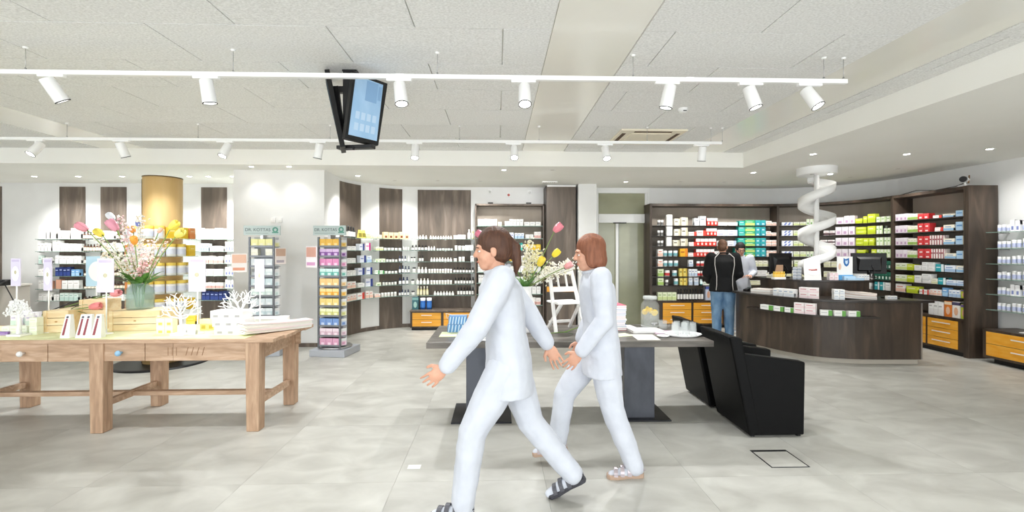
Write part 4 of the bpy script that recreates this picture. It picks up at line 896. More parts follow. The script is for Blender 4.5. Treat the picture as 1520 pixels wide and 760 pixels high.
# ================================================================ LEFT WALL SHELVES
lr = Run([(-9.0, 8.74), (-4.2, 8.74)]); LZS = [1.755, 1.525, 1.295, 1.065, .825, .605]
la_, lb_ = lr.s_at(52), lr.s_at(350)
ls_, le_ = lr.p(la_).x, -4.21
MB_ = None
for i, z in enumerate(LZS):
    gs = thing('glass_shelf', ORD[i] + ' straight glass shelf of skincare on the left wall', 'shelf', (0, 0, 0))
    MB().box(ls_, le_, 8.743, 8.97, z - .008, z).build('pane', M_SHELFGLASS, gs); MB().box(ls_, le_, 8.739, 8.743, z - .008, z).build('edge', M_SHELFEDGE, gs)
    for px in (60, 127, 188, 260, 320):
        x = at(px, 300, 8.9).x; MB().box(x - .01, x + .01, 8.85, 8.972, z - .02, z - .007).build('bracket', M_STEEL, gs)
WLF = '%s glass shelf of the left wall'
lrows = [
 [(56, 72, 'skin', 3, 21), (73, 82, 'skin', 2, 16), (84, 102, 'skin', 3, 13), (103, 119, 'skin', 2, 16), (120, 148, 'amber', 6, 11), (150, 168, 'skin', 3, 12), (170, 188, 'amber', 4, 11), (190, 214, 'skin', 4, 12), (275, 287, 'seafm', 3, 15), (290, 345, 'wredtop', 6, 16)],
 [(54, 74, 'skin', 4, 13), (76, 88, 'skin', 2, 17), (88, 119, 'skin', 5, 12), (121, 148, 'amber', 6, 11), (150, 190, 'skin', 6, 12), (192, 212, 'amber', 4, 10), (294, 309, 'bluew', 4, 12), (310, 331, 'skin', 3, 8), (333, 346, 'wbbox', 3, 14)],
 [(55, 60, 'seafm', 1, 12), (61, 75, 'skin', 2, 9), (80, 119, 'skin', 7, 12), (121, 148, 'amber', 5, 10), (150, 190, 'amber', 8, 9), (294, 330, 'peach', 5, 11), (333, 346, 'wbbox', 3, 13)],
 [(55, 70, 'skin', 3, 11), (80, 103, 'navy', 4, 13), (104, 116, 'sky', 2, 10), (121, 148, 'amber', 5, 7), (150, 190, 'amber', 8, 9), (300, 330, 'skin', 4, 10), (333, 346, 'wbbox', 3, 13)],
 [(55, 64, 'skin', 2, 14), (65, 74, 'pcopper', 1, 12), (81, 89, 'pcopper', 1, 14), (90, 116, 'skin', 3, 13), (121, 148, 'amber', 5, 6), (150, 190, 'amber', 8, 9), (296, 330, 'peach', 6, 9), (333, 346, 'wbbox', 3, 13)],
 [(55, 75, 'skin', 3, 12), (78, 86, 'skin', 2, 9), (87, 114, 'seafm', 4, 11), (121, 148, 'amber', 5, 6), (150, 214, 'skin', 8, 9), (298, 336, 'navy', 6, 13)],
]
for i, r_ in enumerate(lrows):
    for e in r_: row(lr, LZS[i], WLF % ORD[i], *e, inset=.02, jit=.06)
# cash desk with phone, box and cable at the far left
cd = thing('cash_desk', 'grey cash desk with drawers standing before the left wall', 'desk', (-8.75, 8.1, 0))
MB().box(-1.0, .32, -.35, .4, .0, .92).build('body', cm('#b9b3ab', .6), cd, bevel=.004); MB().box(-1.02, .34, -.37, .42, .92, .95).build('desk_top', cm('#d7d3cb', .5), cd)
for z in (.15, .42, .69): MB().box(-.98, -.42, -.36, -.348, z, z + .24).build('drawer', M_DARK, cd); MB().box(-.4, .3, -.36, -.348, .1, .9).build('side_panel', cm('#8d8781', .6), cd)
t = thing('desk_phone', 'black desk telephone on the grey cash desk', 'telephone', (-8.42, 7.95, .95))
MB().hexa([(-.13, -.1, 0), (.13, -.1, 0), (.13, .1, 0), (-.13, .1, 0), (-.12, -.1, .03), (.12, -.1, .03), (.12, .1, .1), (-.12, .1, .1)]).build('base', M_BLACK, t, bevel=.006); MB().tube([(-.11, -.08, .09), (-.1, -.02, .13), (-.09, .06, .15), (-.08, .1, .13)], [.025, .018, .018, .026], 8).build('handset', M_BLACK, t)
m = MB()
for i in range(4):
    for j in range(3): m.box(-.01 + .03 * j, .012 + .03 * j, -.08 + .035 * i, -.058 + .035 * i, .03 + .012 * i, .05 + .013 * i)
m.build('keypad', cm('#3a3a3c'), t)
tag(MB().tube([(-8.3, 7.95, .97), (-8.05, 7.85, .7), (-7.95, 7.9, .5), (-7.75, 8.0, .45), (-7.55, 8.3, .62), (-7.4, 8.7, .7)], .009, 6).build('phone_cable', M_BLACK), 'black telephone cable hanging from the grey cash desk', 'cable')
t = thing('label_printer', 'black receipt printer at the end of the grey cash desk', 'printer', (-9.05, 7.95, .95))
MB().box(-.16, .14, -.13, .13, 0, .15).build('body', M_BLACK, t, bevel=.015); MB().hexa([(-.16, -.13, .15), (.14, -.13, .15), (.14, .13, .15), (-.16, .13, .15), (-.13, .0, .27), (.1, .0, .27), (.1, .11, .3), (-.13, .11, .3)]).build('lid', M_BLACK, t); MB().box(-.1, .08, -.02, -.012, .2, .36).build('paper', M_PAPER, t)

# ================================================================ GOLD COLUMN WITH ROUND SHELVES
GX, GY = -4.60, 6.42
gc = thing('column_display', 'tall gold column with round glass shelves on a black floor disc', 'display', (GX, GY, 0))
MB().lathe([(0, .025), (.52, .025), (.56, .02), (.565, 0)], 48).build('floor_disc', M_BLACK, gc)
MB().cyl((0, 0, .02), (0, 0, 2.53), .225, n=40).build('gold_shaft', M_GOLD, gc); MB().cyl((0, 0, 2.53), (0, 0, 2.545), .228, n=40).build('cap', cm('#6b5736'), gc)
MB().box(-.16, -.157, -.168, -.158, .03, 2.5).build('seam', cm('#7d6332'), gc)
CZ = [1.70, 1.465, 1.215, .975, .74]
for z in CZ: MB().cyl((0, 0, z - .008), (0, 0, z), .42, n=40).build('round_shelf', M_SHELFGLASS, gc)
rings = [('ybox', 'ytub', 'ytub', 'ytub', 'orbox', 'orbox', 'ytub', 'ytub')]
for k, z in enumerate(CZ):
    seq = [['ytub', 'ytub', 'ytub', 'ybox', 'orbox'], ['orbox', 'ytub', 'ytub', 'ytub', 'ybox'], ['orbox', 'orbox', 'ytub', 'ytub', 'ytub'], ['orbox', 'ytub', 'ytub', 'ytub', 'ytub'], ['orbox', 'orbox', 'ytub', 'ytub', 'ybox']][k]
    for j in range(9):
        a = R(200 + j * 20); kd = seq[j * len(seq) // 9]
        r_ = .4; p = Vector((GX + r_ * math.cos(a), GY + r_ * math.sin(a), z)); lab = '%s on the %s round shelf of the gold column' % (K[kd][1], ORD[k])
        product(kd, p, a + PI / 2, .115, .15 if kd != 'ytub' else .165, lab, lab)

# ================================================================ REVOLVING CARD-AND-BOX RACKS
RACKC = [('#f1c15a', '#f6dc9a', 'amber yellow'), ('#8a5aa0', '#d8bfe2', 'purple'), ('#dc8fba', '#f3cfe2', 'pink'), ('#6fb8ac', '#cfe8e2', 'mint'), ('#f0c88a', '#fae6c4', 'apricot'), ('#efb24a', '#f8dc9c', 'golden'), ('#f0d88a', '#faf0cc', 'pale yellow'), ('#d9d98a', '#f1f2cc', 'lime'), ('#7d9ed6', '#cddcf4', 'blue'), ('#e0bfd0', '#f6e4ee', 'pale pink'), ('#e3a9c6', '#f8dcea', 'rose')]
RACKB = [('#f3f0b0', '#f6f4d0', 'pale yellow'), ('#efeedd', '#f6f5ea', 'cream'), ('#dfe6ea', '#eef2f4', 'ice white'), ('#d8e4e6', '#edf3f4', 'pale grey'), ('#cfe0e4', '#e9f2f4', 'mist blue'), ('#d5e6e2', '#ecf5f2', 'pale mint'), ('#dce6ea', '#f0f4f6', 'white'), ('#cbdde2', '#e8f1f4', 'pearl'), ('#d9e2da', '#eef3ee', 'pale sage'), ('#e3dfe6', '#f3f1f6', 'pale mauve'), ('#d3dbe6', '#ecf0f6', 'steel blue')]
def rack(x, y, rz, label, where, cols):
    t = thing('display_rack', label, 'display rack', (x, y, 0), rz)
    MB().box(-.27, .27, -.25, .25, 0, .1).build('base', cm('#b8bcc4', .4, .3), t, bevel=.006); MB().lathe([(0, .1), (.235, .1), (.24, .115), (.235, .125), (0, .125)], 32).build('turntable', M_STEEL, t)
    for sx in (-.165, .165):
        MB().box(sx - .012, sx + .012, -.19, -.165, .12, 1.74).build('post', cm('#75787e', .4, .4), t)
    MB().box(-.15, .15, -.06, .06, .12, 1.74).build('core', cm('#c9cdd4', .5), t)
    hd = MB().box(-.24, .26, -.2, -.17, 1.765, 1.905).build('header', mat('header_board', '#c2d0cf', .5), t, bevel=.003)
    MB().box(-.02, .02, -.18, -.03, 1.7, 1.77).build('header_post', M_STEEL, t)
    text_mesh('lettering', 'DR. KOTTAS', .062, cm('#4b5d60'), hd, (-.045, -.2015, 1.842), (PI / 2, 0, 0), .0006)
    m = MB()
    for k in range(14):
        a = 2 * PI * k / 14; m.ball((.195 + .03 * math.cos(a), -.201, 1.845 + .03 * math.sin(a)), (.012, .0015, .012), 6, 4)
    m.box(.15, .24, -.202, -.2, 1.795, 1.812); m.build('wreath_emblem', cm('#5f9c8c'), hd); MB().box(-.21, .1, -.2015, -.2, 1.79, 1.796).build('header_line', cm('#8fa3a3'), hd)
    n = len(cols); z0 = .14; st = (1.735 - z0) / n
    ang = 32
    for i in range(n):
        z = 1.735 - (i + 1) * st; c1, c2, word = cols[i]
        MB().box(-.155, .155, -.185, -.06, z, z + .008).box(-.155, .155, -.188, -.184, z, z + .025).build('tier', cm('#8b8e94', .4, .4), t)
        for sgn in (-1, 1):
            M_ = Matrix.Rotation(sgn * R(62), 4, 'Z'); mm = MB(); mm.box(-.06, .06, -.21, -.1, z, z + .007); mm.v = [tuple(M_ @ Vector(v)) for v in mm.v]; mm.build('side_tier', cm('#8b8e94', .4, .4), t)
        for j in range(3):
            if (i * 7 + j * 3) % 11 == 10 and cols is RACKB: continue
            nm = 'tea_carton'; kk = (c1, c2)
            me = pmesh('dots', .098, .1, st * .78, (c1, c2 if (i % 2) else c1, c2)); wp = Matrix.Translation((x, y, 0)) @ Matrix.Rotation(rz, 4, 'Z') @ Vector((-.1 + j * .1, -.18, z + .008))
            lab = '%s carton on a front tier of the %s rack' % (word, where); tag(link('tea_carton', me, None, wp, rz), lab, 'box', lab)
        for sgn in (-1, 1):
            a = rz + sgn * R(62); me = pmesh('dots', .1, .08, st * .72, (c2, '#eef0f0', c1)); wp = Matrix.Translation((x, y, 0)) @ Matrix.Rotation(a, 4, 'Z') @ Vector((0, -.2, z + .007))
            lab = 'pale %s carton on a side tier of the %s rack' % (word.replace('pale ', ''), where); tag(link('tea_carton', me, None, wp, a), lab, 'box', lab)
    return t
rack(-2.42, 6.9, -.16, 'revolving rack of colourful cartons with lettered header beside back shelves', 'colourful', RACKC)
rack(-3.46, 6.95, .1, 'revolving rack of pale cartons with lettered header before white column', 'pale', RACKB)
def flyer(p, rz, w, h, label, cols):
    t = thing('leaflet', label, 'leaflet', p, rz); MB().box(-w / 2, w / 2, 0, .012, 0, h).build('holder', cm(cols[0]), t)
    MB().box(-w / 2 + .01, w / 2 - .01, -.002, 0, h * .5, h * .95).build('picture', cm(cols[1]), t); MB().box(-w / 2 + .02, w / 2 - .03, -.002, 0, h * .1, h * .25).build('text_band', cm(cols[2]), t)
    return t
p = at(464, 397, 6.75); flyer((p.x, 6.7, p.z), -.5, .22, .31, 'pink and white leaflet holder hung on the colourful rack', ('#f6eef2', '#d9a89a', '#d9a3cc'))
p = at(359, 404, 6.75); fl = flyer((p.x - .02, 6.72, p.z), .3, .2, .27, 'orange and white leaflet holder hung on the pale rack', ('#f7f1ee', '#ecc0a8', '#e7a386'))
MB().bar((0, .01, .15), (.16, .06, .15), .012, .012).build('hook', M_STEEL, fl)
p = at(419, 392, 6.9); flyer((p.x, 6.85, p.z), .9, .16, .24, 'small portrait leaflet on the side of the pale rack', ('#e9dfda', '#c9a893', '#b0a6b0'))

# ================================================================ RUSTIC TABLE
TT = .79
rt = thing('rustic_table', 'long reclaimed pine table with drawers and cross stretchers', 'table', (0, 0, 0))
X0, X1, Y0, Y1 = -6.0, -1.9, 3.93, 4.72
for i in range(4): MB().box(X0, X1 + .02 * (i % 2), Y0 + .2 * i, Y0 + .2 * i + .197, TT - .032, TT).build('top_plank', M_PINE, rt, bevel=.003)
AZ0, AZ1 = .605, TT - .032
legx = [-5.95, -4.62, -3.37, -2.08]
for x in legx:
    for yy in (Y0 + .06, Y1 - .06):
        m = MB(); b = .052; m.hexa([(x - b, yy - b, 0), (x + b, yy - b, 0), (x + b, yy + b, 0), (x - b, yy + b, 0), (x - b - .008, yy - b - .004, AZ1), (x + b + .008, yy - b - .004, AZ1), (x + b + .008, yy + b, AZ1), (x - b - .008, yy + b, AZ1)]); m.build('leg', M_PINEV, rt, bevel=.006)
    MB().box(x - .022, x + .022, Y0 + .1, Y1 - .1, .2, .255).build('stretcher', M_PINE, rt, bevel=.004)
MB().box(X0, legx[-1], (Y0 + Y1) / 2 - .03, (Y0 + Y1) / 2 + .03, .205, .245).build('long_stretcher', M_PINE, rt, bevel=.004)
MB().box(X0 + .05, X1 - .08, Y1 - .09, Y1 - .06, AZ0, AZ1).build('rear_apron', M_PINE, rt)
MB().box(X1 - .17, X1 - .14, Y0 + .06, Y1 - .06, AZ0, AZ1).build('end_apron', M_PINE, rt)
ax = lambda px: at(px, 520, Y0 + .03).x
edges = [(-6.0, ax(-100), 'b'), (ax(-100), ax(4), 'b'), (ax(4), ax(72.5), 'd'), (ax(72.5), ax(148), 'b'), (ax(148), ax(216.5), 'd'), (ax(216.5), ax(258), 'b'), (ax(258), legx[-1] - .05, 'b')]
kn = 0
for a, b, k in edges:
    if k == 'd':
        d = MB().box(a + .002, b - .002, Y0 + .018, Y0 + .05, AZ0 + .002, AZ1 - .002).build('drawer', M_PINE, rt, bevel=.003)
        m = MB(); xc = (a + b) / 2; m.cyl((xc, Y0 + .02, .68), (xc, Y0 - .005, .68), .009); m.ball((xc, Y0 - .02, .68), (.024, .02, .024), 16, 10)
        o = m.build('knob', cm('#e9e7e4' if kn == 0 else '#8fbad8', .25), d); o['label'] = 'white porcelain knob' if kn == 0 else 'pale blue porcelain knob'; kn += 1
    else: MB().box(a + .001, b - .001, Y0 + .022, Y0 + .05, AZ0, AZ1).build('apron_board', M_PINE, rt, bevel=.002)
m = MB(); xs = ax(250)
for k in range(3): m.box(xs + .035 * k, xs + .035 * k + .005, Y0 + .0212, Y0 + .023, .65, .72)
for k in range(4): m.bar((xs + .15 + .045 * k, Y0 + .0215, .65), (xs + .17 + .045 * k, Y0 + .0215, .72), .002, .005)
m.build('carved_marks', cm('#8a6647'), rt)
cl = tag(MB().box(X0 + .02, X1 - .25, Y0 + .02, Y1 - .05, TT, TT + .003).build('table_runner', M_CLOTH), 'pale lime cloth covering the top of the rustic table', 'cloth')
TT += .003
# crates
def crate(x, y, w, d, h, rz, label, z=TT):
    t = thing('wooden_crate', label, 'crate', (x, y, z), rz)
    hh = h / 3
    for k in range(3):
        for yy in (-d / 2, d / 2 - .008): MB().box(-w / 2, w / 2, yy, yy + .008, k * hh + .002, (k + 1) * hh - .002).build('slat', M_CRATE, t, bevel=.001)
    for xx in (-w / 2, w / 2 - .012): MB().box(xx, xx + .012, -d / 2 + .008, d / 2 - .008, 0, h).build('end_board', M_CRATE, t, bevel=.001)
    MB().box(-w / 2 + .012, w / 2 - .012, -d / 2 + .008, d / 2 - .008, h - .012, h).build('top_board', M_CRATE, t)
    for xx in (-w / 2 - .002, w / 2 - .028): MB().box(xx, xx + .03, -d / 2 - .006, -d / 2, 0, h).build('corner_batten', M_CRATE, t)
    MB().ball((0, -d / 2 - .001, h * .5), (.012, .002, .006), 8, 5).build('knot', cm('#b98a52'), t)
    return t
p = atz(208, 487, TT); crate(p.x + .05, 4.5, .42, .3, .185, .12, 'upright pine crate carrying the green glass vase'); VX = p.x
p = atz(112, 488, TT); crate(p.x, 4.44, .2, .34, .2, .12, 'small end-on pine crate with a tulip lying on top')
p = atz(155, 486, TT); crate(p.x - .02, 4.54, .24, .18, .28, .05, 'taller pine crate standing behind the angled cartons')
# vase and bouquet
def vase(x, y, z, label):
    t = thing('glass_vase', label, 'vase', (x, y, z))
    mv = mat('green_ribbed_glass', '#a4c2b5', .1, alpha=.3, bump=.6, bscale=(70, 70, 110), scale=(60, 60, 60))
    MB().lathe([(0, .004), (.1, .0), (.112, .02), (.116, .17), (.1, .205), (.075, .225), (.07, .245), (.074, .25), (.062, .248), (.07, .222), (.1, .195), (.108, .03), (.1, .012), (0, .012)], 32).build('body', mv, t)
    MB().lathe([(0, .02), (.1, .02), (.1, .15), (0, .15)], 24).build('water', mat('water', '#d3e6dc', .02, alpha=.25), t)
    return t
def tulip(m, p, d, s=1.0):
    d = Vector(d).normalized(); q = d.to_track_quat('Z', 'Y').to_matrix()
    for k in range(6):
        a = 2 * PI * k / 6; off = q @ Vector((math.cos(a) * .013 * s, math.sin(a) * .013 * s, .03 * s)); rt_ = q @ Matrix.Rotation(a, 3, 'Z') @ Matrix.Rotation(R(8), 3, 'Y')
        m.ball(Vector(p) + off, (.011 * s, .02 * s, .036 * s), 8, 6, 0, rt_)
def leaf(m, p, d, L, wd, up=(0, 0, 1)):
    p = Vector(p); d = Vector(d).normalized(); sd = d.cross(Vector(up)).normalized(); n = 6; vs = []
    for i in range(n + 1):
        u = i / n; c = p + d * L * u + Vector((0, 0, -L * .35 * u * u)); w_ = wd * math.sin(PI * min(1, u * .93 + .07)) ; vs += [c - sd * w_, c + Vector((0, 0, -.003)) , c + sd * w_]
    fs = []
    for i in range(n):
        for k in range(2): fs.append((3 * i + k, 3 * i + k + 1, 3 * i + 4 + k, 3 * i + 3 + k))
    m.add(vs, fs, 0, True)
def arcpts(p, q, sag=.0, n=6):
    p, q = Vector(p), Vector(q); return [p.lerp(q, i / n) + Vector((0, 0, sag * math.sin(PI * i / n))) for i in range(n + 1)]
def blossom_branch(t, p, q, nb, cols, seed, sag=.02, spread=.045, size=.012):
    rnd = random.Random(seed); pts = arcpts(p, q, sag, 8)
    b = MB().tube(pts, [.0035 - .0003 * i for i in range(9)], 5).build('blossom_branch', cm('#8b8a55'), t)
    for ci, c in enumerate(cols):
        m = MB()
        for k in range(int(nb * 1.5)):
            u = .25 + .7 * rnd.random(); i = min(int(u * 8), 7); c0 = pts[i].lerp(pts[i + 1], u * 8 - i) + Vector([rnd.gauss(0, spread * .5) for _ in range(3)]); s = size * rnd.uniform(.6, 1.3)
            for g in range(3):
                m.ball(c0 + Vector([rnd.uniform(-s, s) * .6 for _ in range(3)]), (s * .7, s * .7, s * .4), 6, 4, 0, Matrix.Rotation(rnd.random() * 3, 3, 'X') @ Matrix.Rotation(rnd.random() * 3, 3, 'Y'))
        o = m.build('blossoms', cm(c, .6), b); o['kind'] = 'stuff'
VY = 4.5; VZ = TT + .185
vase(VX, VY, VZ, 'ribbed green glass vase on the pine crate')
bq = thing('flower_bouquet', 'large spring bouquet of tulips and white blossom in the green vase', 'bouquet', (VX, VY, VZ))
NK = (0, 0, .235)
def bp(px, py, dy=0): v = at(px, py, VY + dy); return v - Vector((VX, VY, VZ))
for px, py, c, sz, dy in ((129, 341, '#e79aa8', 1.5, -.1), (173, 341, '#e9a0b4', 1.7, -.05), (152, 349, '#f1e15a', 1.4, .05), (253, 339, '#f3e25e', 1.5, -.05), (262, 350, '#f5e878', 1.5, -.15), (205, 336, '#7f8fd8', .9, .1), (198, 345, '#f1a24c', 1.1, .1), (200, 362, '#f0a040', 1.2, -.1), (235, 345, '#e8b8a0', .8, .0), (168, 325, '#e3e6ec', 1.3, .1)):
    q = bp(px, py, dy); d = Vector((q.x, q.y, .25)).normalized()
    s = MB().tube([Vector((q.x * .08, q.y * .08, .02)), Vector((q.x * .15, q.y * .15, .24)), Vector((q.x * .6, q.y * .6, (q.z + .24) * .55)), q], .004, 6).build('flower_stem', M_STEM, bq)
    m = MB(); tulip(m, q, d, sz); m.build('tulip_head', cm(c, .5), s)
for k, (px, py, nb, cols) in enumerate(((140, 350, 30, ('#f6f3ea', '#f3e8d8')), (148, 375, 36, ('#f8f5ee', '#efe3c8')), (165, 360, 34, ('#f6f2e8',)), (185, 352, 26, ('#fbf9f4',)), (208, 315, 34, ('#f3f0e6', '#e9e0d0')), (178, 318, 30, ('#e9c8cc', '#f2e6e6')), (232, 352, 30, ('#f3dcd6', '#f7efe6')), (246, 358, 22, ('#f6efe2', '#eec9bc')), (215, 362, 40, ('#f7e4e2', '#fbf3ee')), (162, 388, 26, ('#f8f6ea',)), (190, 380, 36, ('#faf7ee', '#f1e8cc')), (222, 385, 24, ('#f0b9b6', '#f6dcd8')), (212, 386, 26, ('#f4c4c4',)))):
    blossom_branch(bq, (0, 0, .2), bp(px, py, random.uniform(-.12, .12)), nb, cols, 20 + k)
for k in range(16):
    a = 2 * PI * k / 16 + .2; m = MB(); leaf(m, (.02 * math.cos(a), .02 * math.sin(a), .22), (math.cos(a), math.sin(a), .75 + .3 * (k % 3)), .24 + .03 * (k % 4), .032); m.build('leaf', M_LEAF, bq)
# tulips lying on the crates
for (pa, pb, c, lb) in ((at(62, 468, 4.35), at(134, 456, 4.4), '#e88a8a', 'coral tulip lying across the small pine crate'), (at(96, 456, 4.6), at(166, 437, 4.55), '#ec9aa0', 'pink tulip lying across the taller pine crate')):
    pa.z = max(pa.z, TT + .04); t = thing('tulip', lb, 'flower', pa); v = pb - pa
    MB().tube([Vector((0, 0, 0)), v * .5 + Vector((0, 0, .008)), v], .0045, 6).build('stem', M_STEM, t); m = MB(); tulip(m, v, v, 1.4); m.build('tulip_head', cm(c), t)
    m = MB(); leaf(m, v * .55, v + Vector((0, 0, .25)), .2, .018); leaf(m, v * .4, v + Vector((.05, 0, .05)), .22, .016); m.build('leaf', M_LEAF, t)
# sign stands
M_LIL = cm('#ded7ea', .5)
def sign_stand(px, Y, ztop, zbot, w, label, back=None, rz=0):
    p = at(px, 400, Y); t = thing('sign_stand', label, 'sign', (p.x, Y, TT), rz)
    MB().cyl((0, 0, 0), (0, 0, ztop - TT - .02), .006, n=10).build('post', M_WGLOSS, t); MB().lathe([(0, 0), (.05, 0), (.05, .006), (.01, .012), (0, .012)], 20).build('foot', M_WGLOSS, t)
    c = MB().box(-w / 2, w / 2, -.012, -.004, zbot - TT, ztop - TT).build('sign_card', M_LIL, t, bevel=.002)
    zc = (ztop + zbot) / 2 - TT; hh = (ztop - zbot)
    MB().add([(w * .37 * math.cos(2 * PI * k / 24), -.0135, zc - hh * .05 + hh * .27 * math.sin(2 * PI * k / 24)) for k in range(24)], [tuple(range(24))]).build('oval_print', cm('#f7f5fb'), c)
    m = MB(); m.ball((0, -.0135, zc), (w * .13, .001, hh * .07), 8, 6); m.build('motif', cm('#c9c3a4'), c)
    MB().box(-w * .38, w * .38, -.0135, -.012, ztop - TT - hh * .12, ztop - TT - hh * .05).build('title_band', cm('#cbbfdd'), c)
    return t
sign_stand(25, 4.25, 1.47, 1.22, .085, 'slim lilac sign stand behind the leafy white cut-out tree')
sign_stand(72.5, 4.3, 1.47, 1.175, .075, 'slim lilac sign stand beside the small end-on crate')
sign_stand(158, 4.2, 1.47, 1.165, .145, 'wide lilac sign stand in front of the blue oval poster')
sign_stand(293.5, 4.2, 1.475, 1.17, .15, 'wide lilac sign stand between the branching white trees')
sign_stand(386, 4.25, 1.46, 1.165, .085, 'slim lilac sign stand in front of the pale carton rack')
p = at(143, 380, 4.7); t = thing('blue_poster', 'pale blue poster with white oval behind the wide lilac sign', 'poster', (p.x, 4.675, TT)); MB().box(-.08, .14, 0, .006, .39, .69).build('card', cm('#bcdcee'), t); MB().add([(.03 + .085 * math.cos(2 * PI * k / 24), -.001, .54 + .1 * math.sin(2 * PI * k / 24)) for k in range(24)], [tuple(range(24))]).build('oval_print', cm('#f6f8fa'), t)
MB().cyl((.02, .003, 0), (.02, .003, .4), .006, n=8).build('post', M_WGLOSS, t); MB().lathe([(0, 0), (.06, 0), (.06, .006), (0, .01)], 16, (.02, 0, 0)).build('foot', M_WGLOSS, t)
# white cut-out trees
def deco_tree(px, py, Y, hgt, wid, label, seed, leafy):
    p = atz(px, py, TT); t = thing('decorative_tree', label, 'ornament', (at(px, 400, Y).x, Y, TT)); rnd = random.Random(seed)
    MB().box(-.06, .06, -.05, .05, 0, .02).build('foot', M_WGLOSS, t, bevel=.003)
    MB().tube([(0, 0, .0), (.004, 0, hgt * .25), (0, 0, hgt * .5)], [.022, .014, .012], 8).build('trunk', M_WGLOSS, t)
    def grow(m, a, ang, L, r_, lev):
        b = a + Vector((math.sin(ang) * L, rnd.uniform(-.25, .25) * L, math.cos(ang) * L)); c = a.lerp(b, .5) + Vector((math.cos(ang), 0, -math.sin(ang))) * L * rnd.uniform(-.2, .2)
        m.tube([a, c, b], [r_, r_ * .85, r_ * .7], 5)
        if leafy and lev <= 2:
            for k in range(3): m.ball(a.lerp(b, rnd.random()) + Vector((rnd.uniform(-.018, .018), rnd.uniform(-.01, .01), rnd.uniform(-.018, .018))), (.009, .004, .012), 6, 4, 0, Matrix.Rotation(rnd.uniform(-1, 1), 3, 'Y'))
        if lev > 0:
            for k in (-1, 1, rnd.choice((-1, 1)) * .2 if lev > 1 else None):
                if k is None: continue
                na = ang + k * rnd.uniform(.4, .75)
                if abs(na) < 1.9: grow(m, b, na, L * rnd.uniform(.66, .85), r_ * .72, lev - 1)
    for k, ang in enumerate((-1.35, -.9, -.5, -.12, .3, .7, 1.05, 1.4) if not leafy else (-1.1, -.7, -.35, 0, .35, .7, 1.1)):
        m = MB(); grow(m, Vector((0, 0, hgt * (.4 + .05 * (k % 3)))), ang, wid * (.3 if not leafy else .36), .0085, 2); m.build('branch', M_WGLOSS, t)
deco_tree(28, 490, 4.12, .42, .135, 'leafy white cut-out tree at the end of the rustic table', 3, True)
deco_tree(268, 488, 4.12, .36, .29, 'white branching tree ornament beside the vase crate', 11, False)
deco_tree(356, 485, 4.2, .42, .28, 'white branching tree ornament beside the stacked white cartons', 8, False)
# small goods on the rustic table
def tbox(px, py, w, d, h, rz, name, label, mats, style='box', group=None, z=None):
    p = atz(px, py, TT); me = pmesh(style, w, d, h, mats); return tag(link(name, me, None, (p.x, p.y, TT if z is None else z), rz), label, 'box', group or label)
for i, (px, py) in enumerate(((8, 497), (20, 497), (34, 497), (49, 497), (49, 497))): tbox(px, py, .068, .06, .075, 0, 'candle_box', 'pale green cube carton in the block at the table end', ('#eef2e2', '#e3ead2', '#d9e2c4'), 'band', z=TT + (.0765 if i == 4 else 0))
for i, (px, py) in enumerate(((20, 484), (36, 482), (52, 481), (44, 486))): tbox(px, py, .06, .06, .12 + .02 * (i % 2), .2 * i, 'soap_carton', 'pale lilac and mint upright carton behind the cube cartons', ('#eceaf2', '#cfe0dc', '#c4b8da'), 'band')
tbox(2, 498, .1, .06, .03, .1, 'soap_bar', 'violet wrapped soap at the table end', ('#8f6bb0', '#b9a0d0'), 'band')
tbox(80, 490, .07, .05, .09, 0, 'soap_carton', 'small mint carton beside the slim sign stand', ('#eef3ea', '#d6e6d6', '#c4d4c4'), 'band')
for i, px in enumerate((106, 128, 136, 150)):
    p = atz(px, 500, TT); t = thing('leaning_carton', 'slanted white carton with dark red stripe in the row before crates', 'box', (p.x, 4.0, TT), -.06 + .05 * i, 'slanted red stripe cartons')
    MB().hexa([(-.042, 0, 0), (.042, 0, 0), (.042, .06, 0), (-.042, .06, 0), (-.008, .02, .2), (.036, .02, .2), (.036, .045, .2), (-.008, .045, .2)]).build('carton', M_PAPER, t, bevel=.001)
    MB().add([(-.024, .001, .025), (-.004, .001, .025), (.016, .0155, .165), (.001, .0155, .165)], [(0, 1, 2, 3)]).build('stripe', cm('#93404c'), t); MB().add([(.001, .0155, .17), (.02, .0155, .17), (.022, .0175, .185), (.003, .0175, .185)], [(0, 1, 2, 3)]).build('cap_print', cm('#3e3a4c'), t)
for i in range(4): tbox(238 + 12.5 * (i % 2), 496, .072, .06, .07, 0, 'floral_box', 'small floral cube carton stacked before the branching tree', ('#f1efd2', '#f4f1de', '#d9c86a'), 'dots', z=TT + .071 * (i // 2))
for i in range(2): tbox(270 + 14 * i, 497, .075, .06, .085, 0, 'gift_cube', 'white cube carton at the foot of the branching tree', ('#f7f6f3', '#f1efec', '#dcdad6'), 'band')
for i in range(2): tbox(302 + 11 * i, 490, .075, .07, .1, .1, 'lemon_box', 'yellow patterned carton beside the stacked white cartons', ('#efe394', '#f6efc4', '#c9b44c'), 'dots')
tbox(283, 484, .09, .06, .1, 0, 'yellow_pot', 'yellow carton behind the branching tree', ('#ecc84c', '#f3d870'), 'band')
for r_ in range(3):
    for i in range(3): tbox(326 + 16 * i - 3 * r_, 497 - r_ * .6, .098, .16, .068, -.03, 'stacked_carton', 'white carton with grey emblem in the three-row stack', ('#f6f6f4', '#efeeec', '#a9a7a4'), 'dots', z=TT + .069 * r_)
for r_ in range(2): tbox(404 - 6 * r_, 489, .36 - .04 * r_, .12, .055, .18, 'flat_carton', 'wide white carton behind the long leaflet stack', ('#f5f4f2', '#eceae6', '#c4c2be'), 'band', z=TT + .056 * r_)
